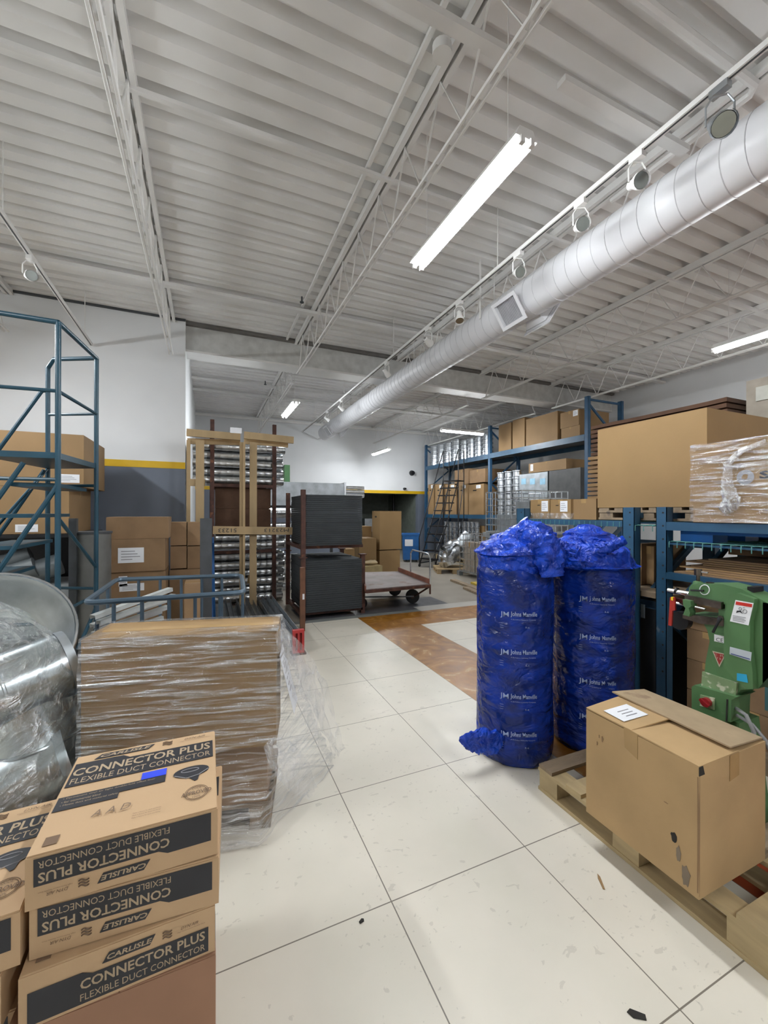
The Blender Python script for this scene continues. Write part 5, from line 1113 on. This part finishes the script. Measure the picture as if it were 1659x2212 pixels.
mb=MB(); a=GX(1543,1416,Xm-.003); b=GX(1562,1420,Xm-.003); c=GX(1543,1411.5,Xm-.003); u=(b-a).normalized(); v=(c-a).normalized(); text_into(mb,'CERTER'[:4].replace('CERT','C  M'),a,u,v,(b-a).length,(c-a).length); text_into(mb,'T B',a+u*.008-v*.014,u,v,(b-a).length*.55,(c-a).length*.9); mb.build('lettering',M_bdg,bd)
nm_=lab([(1577,1397),(1624,1409),(1622,1428),(1576,1413)],Xm-.031,'name_plate',mat('plate_grey',(.5,.55,.6),.4)); sub([(1579,1411),(1620,1423),(1620,1425),(1579,1413)],Xm-.0325,'blue_line',mat('line_blue',(.05,.08,.25),.4),nm_)
lab([(1592,1454),(1613,1457),(1616,1475),(1592,1470)],Xm-.031,'blue_sticker',mat('sticker_blue',(.02,.35,.60),.4))
# switch box
plate([(1494,1484),(1500,1480),(1592,1506),(1580,1512),(1578,1560),(1494,1545)],.15,'switch_box',M_green,X=Xm-.035,bev=.004)
plate([(1570,1510),(1573,1511),(1571,1558),(1568,1557)],-.003,'box_seam',M_gap,X=Xm-.035,bev=0)
sw=plate([(1514,1500),(1545,1508),(1544,1533),(1513,1524)],-.006,'switch_plate',M_chip,X=Xm-.036,bev=.001)
c=GX(1528,1516,Xm-.042); mr=mat('switch_red',(.30,.015,.02),.3); MB().tube([c,c+Vector((-.022,0,0))],.020,18).bevel(.003).build('rotary_switch',mr,sw); MB().beam(c+Vector((-.025,.018,.010)),c+Vector((-.025,-.018,-.010)),.010,.012).build('switch_handle',mr,sw)
# pedestal down to the floor
yb0=GX(1597,1500).y; yb1_=GX(1510,1500).y; zp=GX(1540,1540).z
mb=MB(); mb.shell([[Vector((x,y,z_)) for x,y in ((Xm-.0-e,yb0-e),(Xm+.16+e,yb0-e),(Xm+.16+e,yb1_+e),(Xm-.0-e,yb1_+e))] for z_,e in ((.03,.04),(.25,.02),(zp,.0))],cap0=True,cap1=True); mb.build('pedestal',M_green,t)
MB().box(Xm-.06,Xm+.22,yb0-.06,yb1_+.06,0,.03).bevel(.004).build('base_plate',M_green,t)
y_=GX(1640,1400).y
MB().box(Xm+.0,Xm+.14,y_-.11,y_-.012,GX(1640,1480).z,GX(1640,1300).z).bevel(.006).build('belt_guard',mat('dark_green',(.015,.04,.018),.4),t)
MB().tube([GX(1590,1530),GX(1612,1545,Xm-.04),GX(1628,1580,Xm-.05),GX(1634,1640,Xm-.02),GX(1640,1700,Xm)],.008,8).build('power_cable',mat('grey_cable',(.28,.28,.28),.5),t,smooth=True)
MB().tube([GX(1592,1545),GX(1625,1565,Xm-.03),GX(1655,1600,Xm-.03),GX(1690,1700,Xm)],.007,8).build('power_cable',mat('grey_cable',(.28,.28,.28),.5),t,smooth=True)
q=U(1652,1480,X=2.6); t2_=thing('teal_machine','corner of a teal machine at the right edge beside the green machine','machine',(2.7,q.y-.2,0)); MB().box(2.6,2.9-.08,q.y-.35,q.y,.5,U(1652,1464,X=2.6).z).bevel(.008).build('housing',mat('teal_paint',(.05,.14,.15),.4),t2_); MB().box(2.63,2.8,q.y-.3,q.y-.05,0,.5).build('stand',M_dkgr,t2_)
# ================================================================ second rack row and pile of flat cartons
Xs=4.05; yP1=U(1272,950,X=Xs).y; yP0=U(1532,860,X=Xs).y; zP1=U(1530,858,X=Xs).z
t=thing('pallet_rack','dark blue rack row standing back to back behind the front rack','rack',(Xs+.5,3.0,0))
upright(t,yP1+.14,yP1+.21,1.6,X=Xs,holes=False); upright(t,yP0-.45,yP0-.38,1.6,X=Xs,holes=False); beam(t,yP0-.38,yP1+.14,1.50,.09,X=Xs)
nP=20; hP=(zP1-1.52)/nP
for k in range(nP):
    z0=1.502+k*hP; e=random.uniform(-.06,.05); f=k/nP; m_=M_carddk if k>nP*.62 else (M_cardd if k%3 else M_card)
    mb=MB(); n=9; A_=[];B_=[]
    y0=yP0-.1+e*.6; y1=yP1+ (0 if k>12 else .04)+e*.5; x0=Xs+.03+e*.5
    rg=[]
    for j in range(n+1):
        y=y0+(y1-y0)*j/n; dz=.008*noise.noise(Vector((y*2,k*.7,0)))
        rg.append([Vector((x0,y,z0+dz)),Vector((x0+.95,y,z0+dz)),Vector((x0+.95,y,z0+dz+hP*.72)),Vector((x0,y,z0+dz+hP*.72))])
    mb.shell(rg,cap0=True,cap1=True); tag(mb.build('flat_carton',m_),'flattened carton in the tall dark pile behind the giant carton','flat carton','tall pile of flattened cartons')
q=U(1612,850,X=4.2); a=U(1690,850,X=4.2)
t=thing('packed_unit','large grey-beige packed unit with a white sheet at the top right edge','unit',(4.6,(q.y+a.y)/2,1.5)); mp_=mat('beige_wrap',(.33,.29,.24),.7)
MB().box(4.2,4.9,a.y,q.y,1.5,U(1620,822,X=4.2).z).bevel(.01).build('unit_body',mp_,t); MB().box(4.19,4.2,a.y,U(1634,850,X=4.2).y,U(1640,866,X=4.2).z,U(1640,836,X=4.2).z).build('paper_sheet',mat('old_sheet',(.5,.5,.45),.7),t)
# ================================================================ high rack along the right wall
Xh=7.1; yU=[12.6,9.2,6.1]; zH=3.87
M_db=mat('dark_blue_rack',(.025,.085,.17),.45,var=.1)
def ux(px,X=Xh): return U(px,1100,X=X).y
yu=[ux(917),ux(1054),ux(1262)]
zb_hi=U(1054,990,X=Xh).z+.12; zb_lo=U(1054,1118,X=Xh).z+.07
for i in range(2):
    t=thing('pallet_rack',['tall blue rack bay at the far wall behind the black stairs','tall blue rack bay between the blue rolls and the right wall'][i],'rack',(Xh+.5,(yu[i]+yu[i+1])/2,0))
    upright(t,yu[i]-.09,yu[i],zH,X=Xh,m=M_db,holes=False)
    if i==1: upright(t,yu[2]-.09,yu[2],zH,X=Xh,m=M_db,holes=False)
    beam(t,yu[i+1],yu[i]-.09,zb_hi,.13,X=Xh,m=M_blue); beam(t,yu[i+1],yu[i]-.09,zb_lo,.11,X=Xh,m=M_blue)
    for zz,nm in ((zb_hi,'deck_panel'),(zb_lo,'deck_panel')): MB().box(Xh+.05,Xh+.98,yu[i+1],yu[i]-.09,zz-.03,zz-.01).build(nm,M_dkgr,t)
def xh(label,xl,xr,yt,yb,z0,m=M_card,dx=.04,dep=.9,**k): return xcart(label,xl,xr,yt,yb,Xh+dx,dep,z0=z0,m=m,**k)
g='cartons on the top level of the high rack'
for xl,xr,yt,lb in ((1077,1104,916,'leftmost'),(1107,1133,905,'second from the left'),(1136,1204,897,'widest, in the middle')): xh('large carton on the top level of the high rack, '+lb,xl,xr,yt,970,zb_hi+.004,group=g,tape=None)
xh('lower of the two right-end cartons on the top level of the high rack',1212,1252,922,955,zb_hi+.004,group=g)
xh('upper right-end carton with a white tag on the top level of the high rack',1210,1250,888,919,U(1230,921,X=Xh).z,group=g,stick=(('l',.7,.95,.6,.95),))
g='cartons on the lower level of the high rack'
for xl,xr,lb in ((925,937,'far left'),(940,958,'left'),(962,986,'third from the left'),(989,1010,'fourth from the left'),(1013,1045,'rightmost')): xh('tall carton on the lower level behind the black stairs, '+lb,xl,xr,1046,1104,zb_lo+.004,group=g,tape=None,stick=(('l',.5,.8,.86,.97),),holes=(('l',.4,.8,.12),))
for xl,xr,lb in ((982,1012,'left one'),(1015,1048,'right one')): xh('dark carton lying on the tall cartons behind the stairs, '+lb,xl,xr,1014,1044,U(1000,1046,X=Xh).z+.006,m=M_cardd)
# silver flexible-duct packs (wrapped tins)
def tins(label,xl,xr,yt,z0,rows,n,dx=.05,deep=2,X=None,zt=None,tm='shiny wrapped tin in the stack'):
    X=(X or Xh)+dx; a=ux(xl,X); b=ux(xr,X); zt=zt or U((xl+xr)/2,yt,X=X).z; h=(zt-z0)/rows; w_=(a-b)/n
    g_='tins: '+label
    for r_ in range(rows):
        for k in range(n):
            c=(X+w_*.5,b+w_*(k+.5),z0+r_*h)
            mb=MB(); mb.tube([c,(c[0],c[1],c[2]+h*.12),(c[0],c[1],c[2]+h*.2),(c[0],c[1],c[2]+h*.8),(c[0],c[1],c[2]+h*.88),(c[0],c[1],c[2]+h*.985)],[w_*.46,w_*.46,w_*.40,w_*.40,w_*.46,w_*.46],12)
            tag(mb.build('duct_coil',M_gsteel,smooth=True),label,'duct coil',g_)
tins('silver coil in the first stack on the top level, above the black stairs',922,984,957,zb_hi+.004,5,4)
tins('silver coil in the second stack on the top level beside the middle upright',987,1050,945,zb_hi+.004,5,4)
tins('silver coil in the wrapped stack left of the metal boxes on the lower level',1066,1117,1018,zb_lo+.004,6,3)
a=ux(1119);b=ux(1180); z1=U(1150,1022,X=Xh).z
t=thing('metal_cabinet','galvanised box with three pale blue labels on the lower level of the high rack','box',(Xh+.5,(a+b)/2,zb_lo)); MB().box(Xh+.04,Xh+.9,b,a,zb_lo+.004,z1).bevel(.008).build('box_body',M_gdull,t)
M_lb=mat('pale_blue_label',(.35,.62,.8),.5)
for px in (1131,1150,1172): q=U(px,1040,X=Xh+.036); MB().box(Xh+.036,Xh+.04,q.y-.08,q.y+.08,q.z-.07,q.z+.07).build('paper_label',M_lb,t)
a=ux(1182);b=ux(1250); tag(MB().box(Xh+.05,Xh+.9,b,a,zb_lo+.004,z1+.01).bevel(.008).build('metal_box',mat('dark_galvanised',(.10,.10,.10),.5,.5)),'dark metal box right of the galvanised box with blue labels','box')
xh('carton lying on top of the galvanised box with blue labels',1142,1223,996,1021,z1+.012,m=M_card,stick=(('l',.05,.13,.2,.9),))
# under the high rack, floor level
tins('silver coil in the floor stack below the high rack, left one',954,990,1127,.16,7,4,X=Xh-.25); tins('silver coil in the floor stack below the high rack, right one',994,1029,1127,.16,7,4,X=Xh-.20)
pallet('pallet under the left silver floor stack',Xh+.0+.2,(ux(954,Xh)+ux(990,Xh))/2,0,1.0,.9,h=.13); pallet('pallet under the right silver floor stack',Xh+.25,(ux(994,Xh)+ux(1029,Xh))/2-.1,0,.95,.9,h=.13)
xcart('brown carton below the high rack beside the wire cages',1031,1046,1136,1215,Xh+.1,.6,z0=.001,m=M_card)
# ================================================================ wire cages
def cage(label,x0,x1,y0,y1,z0,h,fill,nx=7,nz=6):
    t=thing('wire_cage',label,'wire cage',((x0+x1)/2,(y0+y1)/2,z0)); cor=[(x0,y0),(x1,y0),(x1,y1),(x0,y1)]
    for k in range(nz+1): z_=z0+.12+(h-.12)*k/nz; MB().tube([(a,b,z_) for a,b in cor],.011,6,closed=True).build('horizontal_bar',M_gsteel,t)
    for (a,b),(c,d) in zip(cor,cor[1:]+cor[:1]):
        for k in range(nx): f=k/nx; MB().tube([(a+(c-a)*f,b+(d-b)*f,z0+.12),(a+(c-a)*f,b+(d-b)*f,z0+h)],.009,5).build('upright_bar',M_gsteel,t)
    for a,b in cor: MB().box(a-.05,a+.05,b-.05,b+.05,z0+.002,z0+.10).build('foot',M_gdull,t)
    MB().box(x0,x1,y0,y1,z0+.09,z0+.12).build('floor_panel',M_gdull,t)
    return t
q0=U(996,1243,Z=0); 
cx0=q0.x; cy1=q0.y+.05
c1_=cage('galvanised wire cage on the floor left of the blue rolls',cx0,cx0+1.1,cy1-1.0,cy1,.0,.98,None)
g='wrapped parts inside the floor cage'
for i in range(3):
    for j in range(2): cbox('clear-wrapped carton inside the floor wire cage',cx0+.06+.33*i,cx0+.36+.33*i,cy1-.94+.44*j,cy1-.54+.44*j,.125,.80,m=mat('silver_wrap_card',(.42,.36,.30),.35,.2),group=g)
cx2=U(1050,1150,Y=cy1-1.25).x
c2_=cage('lower wire cage of the stacked pair behind the left roll',cx2,cx2+1.15,cy1-2.3,cy1-1.25,.0,.98,None)
c3_=cage('upper wire cage of the stacked pair behind the left roll',cx2,cx2+1.15,cy1-2.3,cy1-1.25,.985,.98-.06,None)
cbox('wrapped grey load inside the upper wire cage',cx2+.15,cx2+1.0,cy1-2.1,cy1-1.4,1.112,1.45,m=M_gdull,tape=None)
# ================================================================ big duct elbow on a pallet
q=U(975,1238,Z=0); q.x+=.15; q.y+=.2
pallet('low pallet under the big round duct elbow',q.x,q.y,-.4,.8,.85,m=M_wood,h=.12)
c=Vector((q.x+.08,q.y,.46)); t=thing('big_duct_elbow','big gored galvanised elbow standing on a pallet near the black stairs','duct elbow',(q.x,q.y,.12))
gored(t,c+Vector((.10,.0,-.14)),-_R,_U+_R*.4,.22,.29,-.5,1.5,6,'elbow_shell',M_gsteel)
MB().tube([c+_R*.15+_U*.15,c+_R*.4+_U*.45],[.2,.2],24,caps=False).build('outlet_collar',M_gdull,t,smooth=True)
for i,(px,py,r_,a_) in enumerate([(965,1190,.14,.3),(985,1183,.12,1.2)]):
    p=U(px,py,D=10.2); tag(MB().tube([p-Vector((math.cos(a_),math.sin(a_),.2))*.12,p+Vector((math.cos(a_),math.sin(a_),.2))*.12],r_,18,caps=False).build('duct_collar',M_gsteel,smooth=True),'loose galvanised collar on top of the big duct elbow, %s one'%('left','right')[i],'duct collar')
# planks on the floor
for i,(p,r_) in enumerate([((978,1252),(1040,1275)),((1012,1252),(1040,1262)),((985,1256),(1042,1279))]):
    a=U(p[0],p[1],Z=.03*(i+1)); b=U(r_[0],r_[1],Z=.03*(i+1)); a.z=b.z=.022+.0*i; d=(b-a)*1.4; off=Vector((.0,-.17*i,0))
    tag(MB().beam(a+off,a+off+d,.12,.04).build('timber_plank',M_woodg if i!=1 else mat('yellow_plank',(.55,.4,.05),.6)),['long weathered plank on the floor left of the blue rolls','short yellow-marked plank on the floor left of the blue rolls','second weathered plank on the floor left of the blue rolls'][i],'plank')
# ================================================================ black rolling stairs
t=thing('rolling_stairs','tall black rolling warehouse stairs before the far rack','stairs',(6.0,10.9,0))
f0=U(903,1224,Z=0); gF=Vector((_R*.62+_F*.78).normalized()); gR=Vector((gF.y,-gF.x,0)); wS=.50; nS=11; rise=.22; run=.115
base=f0+gR*(wS/2+.05)
def SP(a,u,h): return base+gR*a+gF*u+_U*h
for s in (-1,1):
    MB().tube([SP(s*wS/2,0,.05),SP(s*wS/2,run*nS,rise*nS)],.018,6).build('stringer',M_black,t)
    MB().tube([SP(s*wS/2,-.02,.8),SP(s*wS/2,run*nS,rise*nS+.9),SP(s*wS/2,run*nS+.35,rise*nS+.9),SP(s*wS/2,run*nS+.35,0.05)],.015,6).build('handrail',M_black,t)
    MB().tube([SP(s*wS/2,-.02,.8),SP(s*wS/2,0,.05)],.015,6).build('front_post',M_black,t)
    MB().tube([SP(s*wS/2,run*nS,rise*nS+.9),SP(s*wS/2,run*nS,.05)],.015,6).build('support_post',M_black,t)
    MB().tube([SP(s*wS/2,run*nS+.35,rise*nS*.55),SP(s*wS/2,run*nS*.5,.1)],.012,6).build('diagonal_brace',M_black,t)
    MB().tube([SP(s*wS/2,run*nS,rise*nS*.5),SP(s*wS/2,run*nS+.35,rise*nS)],.012,6).build('diagonal_brace',M_black,t)
    MB().tube([SP(s*wS/2,run*nS,rise*nS+.45),SP(s*wS/2,run*nS+.35,rise*nS+.45)],.012,6).build('middle_rail',M_black,t)
    MB().tube([SP(s*wS/2,0,.1),SP(s*wS/2,run*nS+.35,.1)],.016,6).build('bottom_rail',M_black,t)
for k in range(1,nS): mb=MB(); mb.prism([SP(-wS/2,run*k-.08,rise*k-.012),SP(wS/2,run*k-.08,rise*k-.012),SP(wS/2,run*k+.1,rise*k-.012),SP(-wS/2,run*k+.1,rise*k-.012)],(0,0,.03)); mb.build('tread',M_black,t)
mb=MB(); mb.prism([SP(-wS/2,run*nS-.06,rise*nS-.012),SP(wS/2,run*nS-.06,rise*nS-.012),SP(wS/2,run*nS+.35,rise*nS-.012),SP(-wS/2,run*nS+.35,rise*nS-.012)],(0,0,.03)); mb.build('platform',M_black,t)
for a_,u_ in ((-wS/2,.0),(wS/2,.0),(-wS/2,run*nS+.35),(wS/2,run*nS+.35)): MB().tube([SP(a_-.012,u_,.05),SP(a_+.012,u_,.05)],.048,10).build('caster',M_rub,t)
